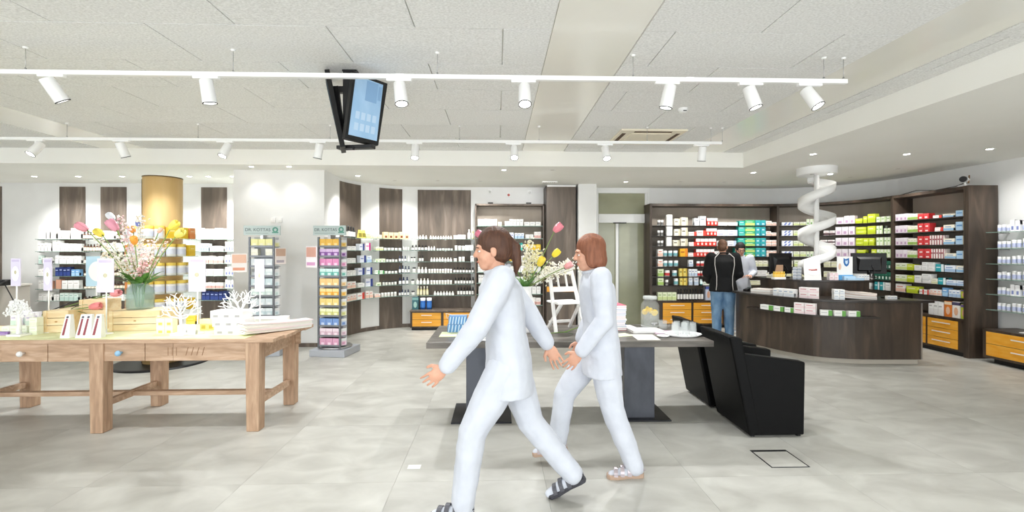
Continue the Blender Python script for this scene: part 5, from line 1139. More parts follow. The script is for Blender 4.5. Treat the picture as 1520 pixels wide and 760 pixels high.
p = atz(402, 494, TT); stack('leaflet', 'long leaflet in the curved pile at the table corner', (p.x, 4.32, TT), .62, .13, 7, .011, ('#f2efe6', '#e6e3da', '#f6e6e6', '#f4f2ec'), .92, cat='leaflet', curl=.035)

# ================================================================ CENTRAL TABLE
CZT = .76
c = thing('meeting_table', 'grey stone-look table on two dark steel slab legs', 'table', (0, 0, 0))
MB().box(-.6, 1.87, 3.87, 4.75, CZT - .05, CZT).build('table_top', M_TABLETOP, c, bevel=.002)
for x in (-.14, 1.3):
    MB().box(x - .14, x + .14, 4.12, 4.5, .012, CZT - .05).build('slab_leg', M_STEELLEG, c, bevel=.003)
    MB().box(x - .27, x + .27, 4.05, 4.57, 0, .014).build('foot_plate', M_BLACKMETAL, c, bevel=.002)
# tub armchairs
def armchair(y0, label):
    t = thing('tub_armchair', label, 'armchair', (2.07, y0, 0)); W = .56; D = .46
    # local x runs from the back (0) to the front; the shell leans back over the table
    for yy in (0, W - .09):
        MB().hexa([(0.0, yy, .02), (D, yy, .02), (D, yy + .09, .02), (0, yy + .09, .02), (-.13, yy, .7), (D + .01, yy, .62), (D + .01, yy + .09, .62), (-.13, yy + .09, .7)]).build('arm_side', M_LEATHER, t, bevel=.012)
    MB().hexa([(0, -.004, .02), (.1, -.004, .02), (.1, W + .004, .02), (0, W + .004, .02), (-.165, -.004, .835), (-.06, -.004, .82), (-.06, W + .004, .82), (-.165, W + .004, .835)]).build('backrest', M_LEATHER, t, bevel=.016)
    MB().box(.06, D - .005, .09, W - .09, .05, .4).build('seat', M_LEATHER, t, bevel=.02)
    for xx in (.03, D - .04):
        for yy in (.03, W - .06): MB().box(xx, xx + .03, yy, yy + .03, 0, .025).build('foot', M_BLACK, t)
armchair(3.67, 'black leather tub armchair standing nearer the floor hatch'); armchair(4.37, 'black leather tub armchair standing behind the other armchair')
# goods on the central table
p = atz(679, 494, CZT); t = thing('napkin', 'pale green paper napkin under the blue striped gift boxes', 'napkin', (p.x + .02, 4.25, CZT)); MB().box(-.17, .17, -.12, .12, 0, .002).build('sheet', cm('#dde6b4', .7), t); MB().box(-.168, .168, -.118, .118, .002, .0035).build('fold', cm('#e4ebc2', .7), t)
for k in range(2):
    t = thing('gift_box', ('upper' if k else 'lower') + ' blue striped gift box of the pair with white cord handle', 'box', (p.x, 4.4, CZT + .075 * k + (.0035 if k == 0 else .0035)))
    w_ = .19 - .02 * k; MB().box(-w_ / 2, w_ / 2, -.06, .06, 0, .074).build('box', cm('#5b8fc4'), t, bevel=.002)
    for i in range(6): MB().hexa([(-w_ / 2 + .005 + i * w_ / 6.2, -.0615, .002), (-w_ / 2 + .014 + i * w_ / 6.2, -.0615, .002), (-w_ / 2 + .014 + i * w_ / 6.2, -.0595, .002), (-w_ / 2 + .005 + i * w_ / 6.2, -.0595, .002), (-w_ / 2 + .016 + i * w_ / 6.2, -.0615, .072), (-w_ / 2 + .025 + i * w_ / 6.2, -.0615, .072), (-w_ / 2 + .025 + i * w_ / 6.2, -.0595, .072), (-w_ / 2 + .016 + i * w_ / 6.2, -.0595, .072)]).build('stripe', cm('#cfe3f2'), t)
    if k: MB().tube([(-.1, -.02, .05), (-.115, -.02, .1), (-.06, -.02, .085), (.08, -.02, .085), (.11, -.02, .09), (.1, -.02, .05)], .004, 6).build('cord_handle', cm('#f3efe6'), t)
for k in range(2): tag(MB().box(-.1, .1, -.05, .05, 0, .07).box(-.09, .05, -.051, -.05, .03, .05, 1).build('candy_box', [cm('#f1d9e6'), cm('#d9a3c4')], None, (-.17 + .2 * k, 4.5 + .02 * k, CZT), .05), 'pale pink carton behind the tray of white cups', 'box', 'pale pink cartons')
t = thing('cup_tray', 'white oval tray with dark rim holding upturned cups', 'tray', (-.14, 4.1, CZT)); MB().lathe([(0, .004), (.19, .004), (.225, .02), (.228, .02), (.19, 0), (0, 0)], 32).build('plate', M_WGLOSS, t)
CUP = MB().lathe([(0, .08), (.024, .08), (.036, .07), (.042, .0), (.039, .0), (.033, .065), (0, .074)], 18).mesh('bowl', M_WGLOSS); HND = MB().tube([(.036, 0, .02), (.06, 0, .025), (.062, 0, .05), (.037, 0, .058)], .005, 6).mesh('handle', M_WGLOSS)
for i, (x, y) in enumerate(((-.1, -.03), (0, -.06), (.1, -.03), (-.05, .06), (.06, .06))):
    q = thing('cup', 'upturned white coffee cup on the oval tray', 'cup', (-.14 + x, 4.1 + y, CZT + .004), .6 * i, 'coffee cups'); link('bowl', CUP, q); link('handle', HND, q)
# white jug vase with second bouquet
JX, JY = .27, 4.35
jv = thing('jug_vase', 'white ceramic jug vase beside the small white chair', 'vase', (JX, JY, CZT)); MB().lathe([(0, .0), (.075, 0), (.085, .02), (.098, .2), (.085, .3), (.06, .36), (.062, .42), (.07, .44), (.062, .44), (.054, .4), (.05, .36), (.07, .3), (0, .28)], 28).build('body', M_WGLOSS, jv)
MB().tube([(-.06, 0, .4), (-.11, 0, .42), (-.13, 0, .3), (-.1, 0, .22), (-.085, 0, .2)], .009, 8).build('handle', M_WGLOSS, jv)
b2 = thing('flower_bouquet', 'loose bouquet with tall pink tulip and yellow blooms in white jug', 'bouquet', (JX, JY, CZT))
def cp(px, py, dy=0): v = at(px, py, JY + dy); return v - Vector((JX, JY, CZT))
for px, py, cc, sz, dy in ((823, 343, '#e98a98', 1.5, -.05), (719, 352, '#d97a90', 1.5, .1), (760, 386, '#edc04a', 1.3, -.1), (758, 378, '#e6a09a', 1.0, .02), (821, 380, '#f2dc3c', 1.3, 0), (800, 394, '#f4d94a', 1.4, -.1), (839, 397, '#eaa2a2', 1.2, -.1)):
    q = cp(px, py, dy); d = Vector((q.x, q.y, .25))
    s = MB().tube([Vector((q.x * .05, q.y * .05, .3)), Vector((q.x * .1, q.y * .1, .44)), Vector((q.x * .6, q.y * .6, (q.z + .44) * .52)), q], .004, 6).build('flower_stem', M_STEM, b2); m = MB(); tulip(m, q, d, sz); m.build('tulip_head', cm(cc, .5), s)
for k, (px, py, nb, cols) in enumerate(((787, 350, 36, ('#f6f2e2', '#e9e3c8')), (784, 375, 30, ('#f7f3e6', '#dfe0a8')), (800, 368, 26, ('#f0e8b4', '#f6f1da')), (850, 385, 36, ('#f8f6ee', '#f4f0e4')), (866, 392, 30, ('#f8f6f0',)), (830, 400, 34, ('#faf8f2', '#efeadb')), (820, 395, 26, ('#f5f1e2',)), (888, 390, 18, ('#f3efd8',)))):
    blossom_branch(b2, (0, 0, .42), cp(px, py, random.uniform(-.1, .1)), nb, cols, 50 + k)
for k in range(12):
    a = 2 * PI * k / 12; m = MB(); leaf(m, (.02 * math.cos(a), .02 * math.sin(a), .42), (math.cos(a), math.sin(a), 1.0 + .4 * (k % 3)), .2 + .03 * (k % 4), .02); m.build('leaf', M_LEAF, b2)
# small white chair ornament
wc = thing('miniature_chair', 'small white wooden folding chair standing on the table', 'chair', (.66, 4.45, CZT), .3)
SZ = .27
for sx in (-.12, .12):
    MB().bar((sx, .1, .6), (sx * 1.25, -.13, 0), .024, .032).build('back_leg', M_WMAT, wc, bevel=.003)
    MB().bar((sx * .8, -.13, SZ), (sx * 1.0, .14, 0), .024, .03).build('front_leg', M_WMAT, wc, bevel=.003)
for k in range(5): MB().box(-.14, .14, -.155 + .056 * k, -.107 + .056 * k, SZ, SZ + .016).build('seat_slat', M_WMAT, wc, bevel=.002)
for z in (.4, .565):
    yy = -.13 + .23 * z / .6; MB().box(-.12, .12, yy - .01, yy + .01, z - .024, z + .024).build('back_rail', M_WMAT, wc, bevel=.002)
for sx in (-.045, .045): MB().bar((sx, -.13 + .23 * .4 / .6, .4), (sx, -.13 + .23 * .565 / .6, .565), .024, .012).build('back_spindle', M_WMAT, wc)
MB().box(-.12, .12, .09, .11, .06, .085).build('rung', M_WMAT, wc)
t = thing('tulip', 'yellow tulip lying on the table under the small white chair', 'flower', (.55, 4.2, CZT + .012)); MB().tube([(-.1, 0, 0), (.08, .02, .01), (.24, .04, .06)], .0045, 6).build('stem', M_STEM, t); m = MB(); tulip(m, (.24, .04, .06), (1, .2, .6), 1.3); m.build('tulip_head', cm('#f0d850'), t); m = MB(); leaf(m, (-.02, 0, .004), (1, .1, .25), .2, .018); m.build('leaf', M_LEAF, t)
for i in range(13):
    cc = ('#d9627a', '#e9e6ee', '#7a8cc8', '#f1d6dc', '#5f77b8', '#eceaf0')[i % 6]; w_ = .17 + .02 * ((i * 7) % 3) / 2
    o = MB().box(-w_ / 2, w_ / 2, -.11, .11, 0, .0185, 0).box(-w_ / 2 + .002, w_ / 2 + .0, -.1105, .11, .003, .0155, 1).build('paperback', [cm(cc), M_PAPER], None, (1.17, 4.52, CZT + i * .0188), random.uniform(-.1, .1)); tag(o, 'paperback in the tall pile on the stone-look table', 'book', 'pile of paperbacks')
# water dispenser with lemons
wd_ = thing('drink_dispenser', 'glass drink dispenser with lemon slices and metal tap', 'drink dispenser', (1.56, 4.6, CZT)); mg = mat('thin_glass', '#f2f7f4', .03, alpha=.14)
MB().lathe([(0, .02), (.085, .02), (.092, .03), (.092, .22), (.075, .255), (.062, .262), (.062, .29)], 28).build('jar', mg, wd_); MB().lathe([(0, .318), (.066, .318), (.07, .31), (.07, .285), (.06, .285)], 24).build('lid', mat('clear_lid', '#eef2f0', .1, alpha=.55), wd_)
MB().lathe([(0, .026), (.088, .026), (.088, .17), (0, .17)], 24).build('water', mat('still_water', '#eef4f0', .02, alpha=.2), wd_)
for i in range(7):
    a = i * .9; o = MB().cyl((0, 0, 0), (0, 0, .008), .03, n=16).build('lemon_slice', mat('lemon', '#f2cf3c', .4), wd_, (.05 * math.cos(a), .05 * math.sin(a), .15 + .012 * (i % 3))); o.rotation_euler = (R(60 + 10 * (i % 3)), R(20 * i), a)
MB().cyl((.0, -.09, .05), (0, -.13, .05), .01, n=10).build('tap', M_STEEL, wd_); MB().box(-.03, .03, -.135, -.12, .055, .065).build('tap_lever', M_STEEL, wd_); MB().lathe([(0, 0), (.09, 0), (.09, .02), (0, .02)], 24).build('stand', mat('clear_lid', '#eef2f0'), wd_)
# papers and tray of glasses
def sheet(x, y, w_, d_, rz, name, label, cc, cat, z=CZT, th=.004):
    o = MB().box(-w_ / 2, w_ / 2, -d_ / 2, d_ / 2, 0, th, 0).box(-w_ / 2 + .02, w_ / 2 - .04, -d_ / 2 + .03, d_ / 2 - .05, th, th + .0004, 1).build(name, [cm(cc[0], .6), cm(cc[1], .6)], None, (x, y, z), rz); return tag(o, label, cat)
sheet(1.43, 4.36, .3, .2, .05, 'brochure', 'thick white brochure before the drink dispenser', ('#f4f3f1', '#e6e6ea'), 'brochure', th=.02); sheet(1.62, 4.28, .26, .18, -.1, 'magazine', 'mauve covered magazine beside the glass tray', ('#cbb4c6', '#e6dde2'), 'magazine', th=.006); sheet(1.3, 4.62, .2, .14, .2, 'leaflet', 'thin white leaflet near the pile of paperbacks', ('#efeeea', '#dcdcd4'), 'leaflet'); sheet(1.14, 4.16, .18, .14, .3, 'napkin', 'pale green paper napkin before the pile of paperbacks', ('#e2e9c2', '#dbe4b6'), 'napkin'); sheet(1.33, 4.05, .2, .26, -.05, 'leaflet', 'pale grey leaflet lying on the front of the stone-look table', ('#d9d7d3', '#e6e4e0'), 'leaflet', th=.003)
t = thing('saucer', 'small white saucer beside the tray of glasses', 'saucer', (1.5, 4.07, CZT)); MB().lathe([(0, .004), (.03, .004), (.055, .014), (.057, .013), (.032, 0), (0, 0)], 24).build('plate', M_WGLOSS, t); MB().cyl((0, 0, .004), (0, 0, .02), .022, n=14).build('sugar_pot', M_WGLOSS, t)
t = thing('glass_tray', 'scalloped white tray carrying upturned glasses', 'tray', (1.7, 4.12, CZT), .0); m = MB(); n_ = 48
prof = [(0, .005), (.8, .005), (1.0, .022), (1.02, .022), (.82, 0), (0, 0)]; vs = []
for r_, z in prof:
    for j in range(n_):
        a = 2 * PI * j / n_; k = 1 + (.03 * math.cos(12 * a) if r_ > .9 else 0); vs.append((.165 * r_ * k * math.cos(a), .13 * r_ * k * math.sin(a), z))
m.add(vs, [(i * n_ + j, i * n_ + (j + 1) % n_, (i + 1) * n_ + (j + 1) % n_, (i + 1) * n_ + j) for i in range(len(prof) - 1) for j in range(n_)], 0, True).build('plate', M_WGLOSS, t)
GL = MB().lathe([(.028, .12), (.028, .118), (.037, 0), (.034, 0), (.026, .108), (0, .108), (0, .12), (.028, .12)], 20).mesh('tumbler', mat('tumbler_glass', '#eef3f3', .03, alpha=.2))
for x, y in ((-.08, -.02), (0, -.03), (.085, -.02), (-.035, .05), (.05, .05)):
    tag(link('tumbler', GL, None, (1.7 + x, 4.12 + y, CZT + .006)), 'upturned clear tumbler on the scalloped tray', 'glass', 'tumblers on tray')
t = thing('glass_mug', 'small glass mug at the foot of the drink dispenser', 'glass', (1.64, 4.46, CZT)); MB().lathe([(0, .004), (.035, .0), (.04, .01), (.04, .09), (.037, .09), (.036, .012), (0, .012)], 20).build('bowl', mat('tumbler_glass', '#eef3f3'), t); MB().tube([(.04, 0, .02), (.065, 0, .03), (.065, 0, .065), (.04, 0, .075)], .004, 6).build('handle', mat('tumbler_glass', '#eef3f3'), t)

# ================================================================ PEOPLE
DG = None
def melt(mb, name, mats, parent, voxel, smooth=6, wrinkle=0, classify=None):
    """Fuse overlapping solids into one continuous smooth surface."""
    me = mb.mesh(name + '_raw', mats if isinstance(mats, list) else [mats]); t = bpy.data.objects.new('tmp', me); col.objects.link(t)
    r_ = t.modifiers.new('r', 'REMESH'); r_.mode = 'VOXEL'; r_.voxel_size = voxel; r_.use_smooth_shade = True
    s = t.modifiers.new('s', 'SMOOTH'); s.factor = .5; s.iterations = smooth
    if wrinkle:
        tx_ = bpy.data.textures.get('folds') or bpy.data.textures.new('folds', 'CLOUDS'); tx_.noise_scale = .11; tx_.noise_depth = 2
        d = t.modifiers.new('d', 'DISPLACE'); d.texture = tx_; d.strength = wrinkle; d.mid_level = .5; d.texture_coords = 'LOCAL'
    out = bpy.data.meshes.new_from_object(t.evaluated_get(bpy.context.evaluated_depsgraph_get())); bpy.data.objects.remove(t); bpy.data.meshes.remove(me)
    out.name = name; out.materials.clear()
    for m in (mats if isinstance(mats, list) else [mats]): out.materials.append(m)
    for p in out.polygons: p.use_smooth = True
    if classify:
        for p in out.polygons: p.material_index = classify(p.center)
    return link(name, out, parent)
def limb(m, pts, rad, n=12):
    pts = [Vector(p) for p in pts]; m.tube(pts, rad, n)
    for p, r_ in zip(pts, rad): m.ball(p, r_, 12, 8)
def torso(m, rings, n=20):
    """rings: (centre, front-back radius, side radius)"""
    vs = []
    for c, a, b in rings:
        for j in range(n): t = 2 * PI * j / n; vs.append(Vector(c) + Vector((a * math.cos(t), b * math.sin(t), 0)))
    k = len(rings)
    m.add(vs, [(i * n + j, i * n + (j + 1) % n, (i + 1) * n + (j + 1) % n, (i + 1) * n + j) for i in range(k - 1) for j in range(n)] + [tuple(reversed(range(n))), tuple((k - 1) * n + j for j in range(n))])
def hand(m, wrist, d, palm, curl=.35, thumb=1):
    """wrist point, finger direction d, palm-facing normal; thumb sign picks the side"""
    w_ = Vector(wrist); d = Vector(d).normalized(); nrm = Vector(palm); nrm = (nrm - d * nrm.dot(d)).normalized(); sd = d.cross(nrm).normalized() * thumb
    m.tube([w_ - d * .03, w_ + d * .02], [.024, .024], 10)
    q = Matrix((d, sd, nrm)).transposed(); m.ball(w_ + d * .055, (.055, .04, .017), 14, 10, 0, q)
    for k, (off, L) in enumerate(((.034, .068), (.0118, .078), (-.0112, .073), (-.0335, .056))):
        a = w_ + d * .085 + sd * off; dd = (d + sd * off * 3.2).normalized(); c = curl * (1 + .15 * k); b1 = a + (dd * math.cos(c * .5) + nrm * math.sin(c * .5)) * L * .45
        b2 = b1 + (dd * math.cos(c * 1.4) + nrm * math.sin(c * 1.4)) * L * .32; b3 = b2 + (dd * math.cos(c * 2.2) + nrm * math.sin(c * 2.2)) * L * .25; limb(m, [a, b1, b2, b3], [.0082, .0078, .0072, .0064], 8)
    a = w_ + d * .03 + sd * .03; b1 = a + (d * .6 + sd * .7 + nrm * .25).normalized() * .035; b2 = b1 + (d * .9 + sd * .25 + nrm * .3).normalized() * .028; limb(m, [a, b1, b2], [.013, .0105, .0085], 8)
def person(name, label, loc, rz, J, outfit):
    t = thing(name, label, 'person', loc, rz); V = Vector; s = outfit.get('w', 1.0)
    P, CH, NK_, HD = V(J['pelvis']), V(J['chest']), V(J['neck']), V(J['head'])
    # ---- body: one continuous surface
    m = MB(); up = CH - P
    rings = [(P + V((0, 0, -.1)), .085 * s, .13 * s), (P, .105 * s, .16 * s), (P + up * .4, .09 * s, .125 * s), (P + up * .8, .105 * s, .145 * s), (CH + V((0, 0, .05)), .1 * s, .16 * s), (NK_ + V((0, 0, -.05)), .07, .11 * s), (NK_, .05, .055)]
    torso(m, rings); limb(m, [NK_ + V((0, 0, -.03)), HD + V((-.02, 0, -.08))], [.056, .052])
    for sgn, S_ in ((1, 'L'), (-1, 'R')):
        limb(m, [J['sh' + S_], J['el' + S_], J['wr' + S_]], [.048 * s, .038 * s, .026]); e, w_ = V(J['el' + S_]), V(J['wr' + S_]); limb(m, [e.lerp(w_, .25)], [.041 * s])
        hand(m, w_, J.get('hd' + S_, (w_ - e)), J.get('pn' + S_, (0, -sgn, 0)), J.get('curl', .4), J.get('th' + S_, 1))
        hp, kn, an = V(J['hip' + S_]), V(J['kn' + S_]), V(J['an' + S_]); limb(m, [hp, hp.lerp(kn, .5), kn, kn.lerp(an, .3), an], [.085 * s, .072 * s, .053 * s, .052 * s, .034])
        td = V(J['toe' + S_]).normalized(); limb(m, [an + V((0, 0, -.03)) - td * .03, an + td * .09 + V((0, 0, -.045)), an + td * .16 + V((0, 0, -.052))], [.034, .034, .024])
    # head, facing +x in the head frame
    hr = Matrix.Rotation(J.get('turn', 0), 3, 'Z') @ Matrix.Rotation(J.get('nod', 0), 3, 'Y')
    def H(x, y, z): return HD + hr @ V((x, y, z))
    m.ball(H(-.012, 0, .03), (.096, .076, .092), 18, 12, 0, hr); m.ball(H(.022, 0, -.03), (.072, .064, .088), 16, 12, 0, hr); m.ball(H(.045, 0, -.088), (.042, .04, .032), 12, 8, 0, hr); m.ball(H(.075, 0, .025), (.02, .055, .014), 12, 8, 0, hr)
    limb(m, [H(.086, 0, .012), H(.104, 0, -.022)], [.009, .0135], 8); m.ball(H(.1, .012, -.026), .009, 8, 6); m.ball(H(.1, -.012, -.026), .009, 8, 6); m.ball(H(.086, 0, -.06), (.01, .026, .0075), 10, 6, 0, hr); m.ball(H(.083, 0, -.072), (.01, .022, .008), 10, 6, 0, hr)
    for sgn in (1, -1):
        m.ball(H(-.005, sgn * .077, -.012), (.02, .009, .032), 10, 8, 0, hr); m.ball(H(.055, sgn * .035, -.035), (.03, .024, .026), 10, 8, 0, hr)
    body = melt(m, 'body', [M_SKIN, M_COAT], t, .0046, 4, 0, (lambda c_: 1 if c_.z < .24 else 0) if outfit.get('socks') else None)
    for sgn in (1, -1):
        MB().ball(H(.0755, sgn * .031, .0), (.0095, .012, .0062), 12, 8, 0, hr).build('eye', cm('#f1eeea', .2), t); MB().ball(H(.0815, sgn * .031, .0), .0052, 8, 6).build('iris', cm('#3a2a20', .2), t)
        MB().tube([H(.089, sgn * .016, .021), H(.09, sgn * .032, .026), H(.08, sgn * .05, .02)], .0035, 6).build('eyebrow', outfit['hair'], t)
    MB().tube([H(.0885, -.024, -.064), H(.0955, -.008, -.0615), H(.0955, .008, -.0615), H(.0885, .024, -.064)], [.002, .0045, .0045, .002], 6).build('lips', cm('#b86a60', .45), t)
    # ---- hair
    m = MB(); hs = outfit.get('hairstyle', 'short'); th = .012 if hs != 'crop' else .006
    m.ball(H(-.022, 0, .042), (.094 + th, .076 + th, .088 + th), 18, 12, 0, hr)
    m.ball(H(-.045, 0, -.01), (.066 + th, .07 + th, .08), 16, 12, 0, hr)
    if hs == 'bob':
        m.ball(H(-.045, 0, -.05), (.075, .086, .085), 16, 12, 0, hr)
        for sgn in (1, -1): m.ball(H(.0, sgn * .07, -.03), (.045, .022, .075), 12, 8, 0, hr)
    if hs == 'tail':
        limb(m, [H(-.1, 0, .05), H(-.14, 0, .0), H(-.14, 0, -.1), H(-.12, 0, -.16)], [.03, .034, .028, .012])
    hair = melt(m, 'hair', outfit['hair'], t, .008, 4, .006)
    # ---- top
    def top(lo, infl, sleeve, matl, nm, classify=None):
        m = MB(); a = P + V((0, 0, lo))
        torso(m, [(a + V((J.get('flare', 0), 0, 0)), (.125 + infl) * s, (.185 + infl) * s), (P + V((0, 0, .0)), (.115 + infl) * s, (.172 + infl) * s), (P + up * .4, (.1 + infl) * s, (.145 + infl) * s), (P + up * .8, (.112 + infl) * s, (.158 + infl) * s), (CH + V((0, 0, .05)), (.105 + infl) * s, (.172 + infl) * s), (NK_ + V((0, 0, -.05)), .075 + infl, (.12 + infl) * s), (NK_ + V((0, 0, -.005)), .057 + infl, .064 + infl)])
        for S_ in 'LR':
            sh, el, wr = V(J['sh' + S_]), V(J['el' + S_]), V(J['wr' + S_]); pts = [sh, sh.lerp(el, .5), el]; rr = [.06 * s + infl, .055 * s + infl, .05 * s + infl]
            if sleeve == 'long': pts += [el.lerp(wr, .93)]; rr += [.036 + infl]
            limb(m, pts, rr)
        return melt(m, nm, matl, t, .011, 5, outfit.get('fold', .012), classify)
    # ---- trousers
    m = MB(); ri = outfit.get('leg', .014)
    torso(m, [(P + V((0, 0, -.11)), .11 * s, .16 * s), (P + V((0, 0, -.02)), .118 * s, .172 * s), (P + V((0, 0, .07)), .108 * s, .155 * s)])
    for S_ in 'LR':
        hp, kn, an = V(J['hip' + S_]), V(J['kn' + S_]), V(J['an' + S_]); e = an + (kn - an).normalized() * .0
        limb(m, [hp, hp.lerp(kn, .5), kn, kn.lerp(an, .3), e], [.092 * s + ri, .08 * s + ri, .062 * s + ri, .058 * s + ri, .048 * s + ri])
    melt(m, 'trousers', outfit['trousers'], t, .011, 5, outfit.get('fold', .012))
    tp_ = top(outfit.get('hem', -.2), outfit.get('infl', .012), outfit.get('sleeve', 'long'), outfit['top'], outfit.get('topname', 'tunic'), outfit.get('classify'))
    cn = NK_ + V((.004, 0, .0)); MB().tube([cn + V((.07 * math.cos(a), .076 * math.sin(a), -.02 * math.cos(a))) for a in [2 * PI * k / 20 for k in range(21)]], .013, 8, caps=False).build('collar', outfit['top'], tp_)
    # ---- shoes
    for S_ in 'LR':
        an = V(J['an' + S_]); td = V(J['toe' + S_]); td3 = td.normalized(); sd = V((-td3.y, td3.x, 0)).normalized(); upv = td3.cross(sd).normalized() * -1
        if upv.z < 0: upv = -upv
        base = an - upv * .072 - td3 * .055
        def SP(u, v, h_): return base + td3 * u + sd * v + upv * h_
        outl = [(0, -.028), (.03, -.034), (.1, -.03), (.17, -.045), (.22, -.04), (.245, -.018), (.25, .01), (.235, .034), (.18, .04), (.1, .028), (.03, .034), (0, .028), (-.012, 0)]
        n_ = len(outl); m = MB(); m.add([SP(u, v, -.004) for u, v in outl] + [SP(u, v, .024) for u, v in outl], [tuple(reversed(range(n_))), tuple(range(n_, 2 * n_))] + [(i, (i + 1) % n_, n_ + (i + 1) % n_, n_ + i) for i in range(n_)])
        shoe = m.build('sandal' if outfit['shoe'] == 'sandal' else 'shoe', outfit['sole'], t, bevel=.004)
        if outfit['shoe'] == 'sandal':
            for u, hh in ((.09, .085), (.14, .07), (.185, .056)):
                pts = [SP(u + .012 * math.cos(a), .043 * math.cos(a), .02 + (hh - .015) * math.sin(a)) for a in [PI * k / 10 for k in range(11)]]; m = MB()
                for p, q in zip(pts, pts[1:]): m.bar(p, q, .026, .006, up=tuple((p + q) / 2 - SP(u, 0, 0)))
                m.build('strap', outfit['strap'], shoe)
            MB().bar(SP(.0, -.03, .05), SP(.0, .03, .05), .02, .006).build('heel_strap', outfit['strap'], shoe)
        else:
            m = MB(); limb(m, [SP(.02, 0, .05), SP(.1, 0, .05), SP(.2, 0, .035)], [.042, .042, .034]); melt(m, 'upper', outfit['strap'], shoe, .009, 4)
    return t
# walker nearest the camera, striding to the left with the near arm swung forward (faces -x: rz = pi)
J1 = dict(pelvis=(0, 0, .9), chest=(.05, 0, 1.27), neck=(.065, 0, 1.43), head=(.1, 0, 1.545), nod=.12,
 shL=(.05, .175, 1.385), elL=(.19, .235, 1.12), wrL=(.36, .22, .905), hdL=(.7, -.05, -.6), pnL=(0, -1, 0), thL=-1,
 shR=(.05, -.175, 1.385), elR=(-.13, -.225, 1.15), wrR=(-.27, -.2, .93), hdR=(-.4, .0, -.8), pnR=(0, 1, 0), thR=1,
 hipL=(.02, .09, .86), knL=(.22, .09, .49), anL=(.27, .085, .085), toeL=(1, .02, .0),
 hipR=(-.01, -.09, .86), knR=(-.14, -.09, .48), anR=(-.4, -.09, .15), toeR=(.86, 0, -.4), curl=.3)
white = dict(socks=True, top=M_COAT, trousers=M_COAT, shoe='sandal', leg=.018, infl=.016)
person('person', 'walking person in white tunic and trousers with dark striped sandals', (0.07, 2.72, 0), PI + .04, J1, dict(white, hair=mat('brown_hair', '#4a3024', .6, col2='#5d3d2c', scale=(60, 60, 8), bump=.8), hairstyle='tail', sole=cm('#3a3a40'), strap=cm('#56565c'), w=1.06))
# second walker, further back, trailing foot planted and leading foot just lifted
J2 = dict(pelvis=(0, 0, .88), chest=(.03, 0, 1.25), neck=(.05, 0, 1.405), head=(.085, 0, 1.52), nod=.15,
 shL=(.03, .17, 1.36), elL=(.02, .23, 1.08), wrL=(.17, .2, .87), hdL=(.6, -.05, -.7), pnL=(0, -1, 0), thL=-1,
 shR=(.03, -.17, 1.36), elR=(.02, -.22, 1.09), wrR=(.12, -.2, .87), hdR=(.3, 0, -.9), pnR=(0, 1, 0), thR=1,
 hipL=(0, .085, .84), knL=(-.06, .085, .46), anL=(-.21, .085, .075), toeL=(1, .12, .0),
 hipR=(.02, -.085, .84), knR=(.25, -.085, .5), anR=(.3, -.085, .16), toeR=(.98, 0, -.15), curl=.3)
person('person', 'walking person in white tunic and trousers with silver strapped sandals', (.73, 3.17, 0), PI - .06, J2, dict(white, hair=mat('auburn_hair', '#7a4a34', .6, col2='#8f5a40', scale=(60, 60, 8), bump=.8), hairstyle='bob', sole=cm('#b59a86'), strap=cm('#b9aeb2', .3, .4)))
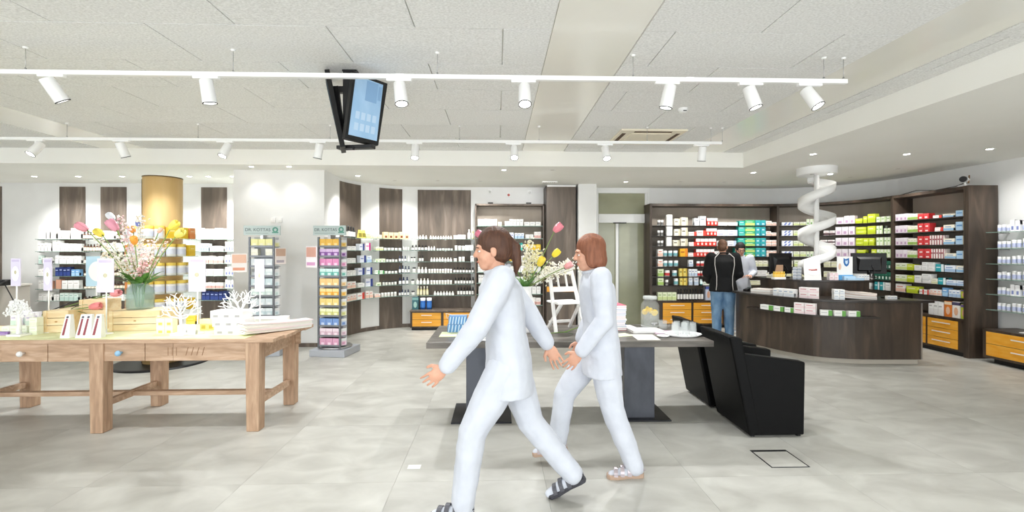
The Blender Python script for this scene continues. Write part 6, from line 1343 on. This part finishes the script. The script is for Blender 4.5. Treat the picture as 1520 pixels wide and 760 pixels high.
# customer seen from behind at the counter (faces +y)
JC = dict(pelvis=(0, 0, .93), chest=(0, 0, 1.3), neck=(.03, 0, 1.48), head=(.06, 0, 1.6), nod=.28, turn=-.25,
 shL=(0, .19, 1.42), elL=(.02, .255, 1.14), wrL=(.2, .2, 1.0), hdL=(1, -.1, -.2), pnL=(0, -.3, -1), thL=-1,
 shR=(0, -.19, 1.42), elR=(.02, -.25, 1.14), wrR=(.2, -.18, 1.03), hdR=(1, .1, 0), pnR=(0, .3, -1), thR=1,
 hipL=(0, .09, .9), knL=(.01, .1, .48), anL=(-.02, .1, .085), toeL=(1, .1, 0), hipR=(0, -.09, .9), knR=(.02, -.1, .48), anR=(0, -.1, .085), toeR=(1, -.15, 0))
cp_ = person('person', 'person in black jacket with white piping and blue jeans at the counter', (3.93, 7.8, 0), PI / 2 - .3, JC, dict(top=M_JACKET, topname='jacket', trousers=M_JEANS, hair=mat('brown_crop', '#5a4030', .7, col2='#6b4c39', scale=(40, 40, 40)), hairstyle='crop', shoe='shoe', sole=cm('#e9e6e0'), strap=cm('#e4e1da'), hem=-.1, infl=.03, leg=.02, w=1.1, fold=.014))
m = MB(); 
m = MB()
for sgn in (1, -1): m.tube([(-.1, sgn * .075, 1.5), (-.14, sgn * .15, 1.42), (-.15, sgn * .155, 1.3), (-.15, sgn * .125, 1.1), (-.15, sgn * .125, .95), (-.15, sgn * .135, .86)], .006, 6)
m.build('piping', cm('#d9d4d0', .7), cp_)
# pharmacist in a white coat facing the customer (faces -y, slightly left)
JP = dict(pelvis=(0, 0, .92), chest=(0, 0, 1.28), neck=(.02, 0, 1.44), head=(.05, 0, 1.56), nod=.25,
 shL=(0, .18, 1.4), elL=(.03, .235, 1.13), wrL=(.22, .13, 1.08), hdL=(1, -.5, 0), pnL=(0, -.3, -1), thL=-1,
 shR=(0, -.18, 1.4), elR=(.03, -.235, 1.13), wrR=(.22, -.1, 1.08), hdR=(1, .5, 0), pnR=(0, .3, -1), thR=1,
 hipL=(0, .09, .88), knL=(.01, .09, .48), anL=(-.02, .09, .085), toeL=(1, .1, 0), hipR=(0, -.09, .88), knR=(.01, -.09, .48), anR=(-.02, -.09, .085), toeR=(1, -.1, 0))
ph = person('person', 'person in white coat and dark glasses serving behind the counter', (4.56, 8.42, 0), -PI / 2 - .25, JP, dict(white, hair=mat('dark_hair', '#1d1715', .6), hairstyle='short', sole=cm('#e9e6e0'), strap=cm('#e4e1da'), hem=-.3))
HDp = Vector(JP['head']); hr_ = Matrix.Rotation(JP['nod'], 3, 'Y'); m = MB()
for sgn in (1, -1):
    c0 = [HDp + hr_ @ Vector((.1 - .006 * abs(math.cos(a)), sgn * .033 + .025 * math.cos(a), -.002 + .019 * math.sin(a))) for a in [2 * PI * k / 14 for k in range(15)]]; m.tube(c0, .004, 6, caps=False); m.tube([HDp + hr_ @ Vector((.094, sgn * .058, .004)), HDp + hr_ @ Vector((.0, sgn * .084, .004))], .0035, 6)
m.tube([HDp + hr_ @ Vector((.102, -.009, .002)), HDp + hr_ @ Vector((.102, .009, .002))], .0035, 6); m.build('glasses', M_BLACK, ph)
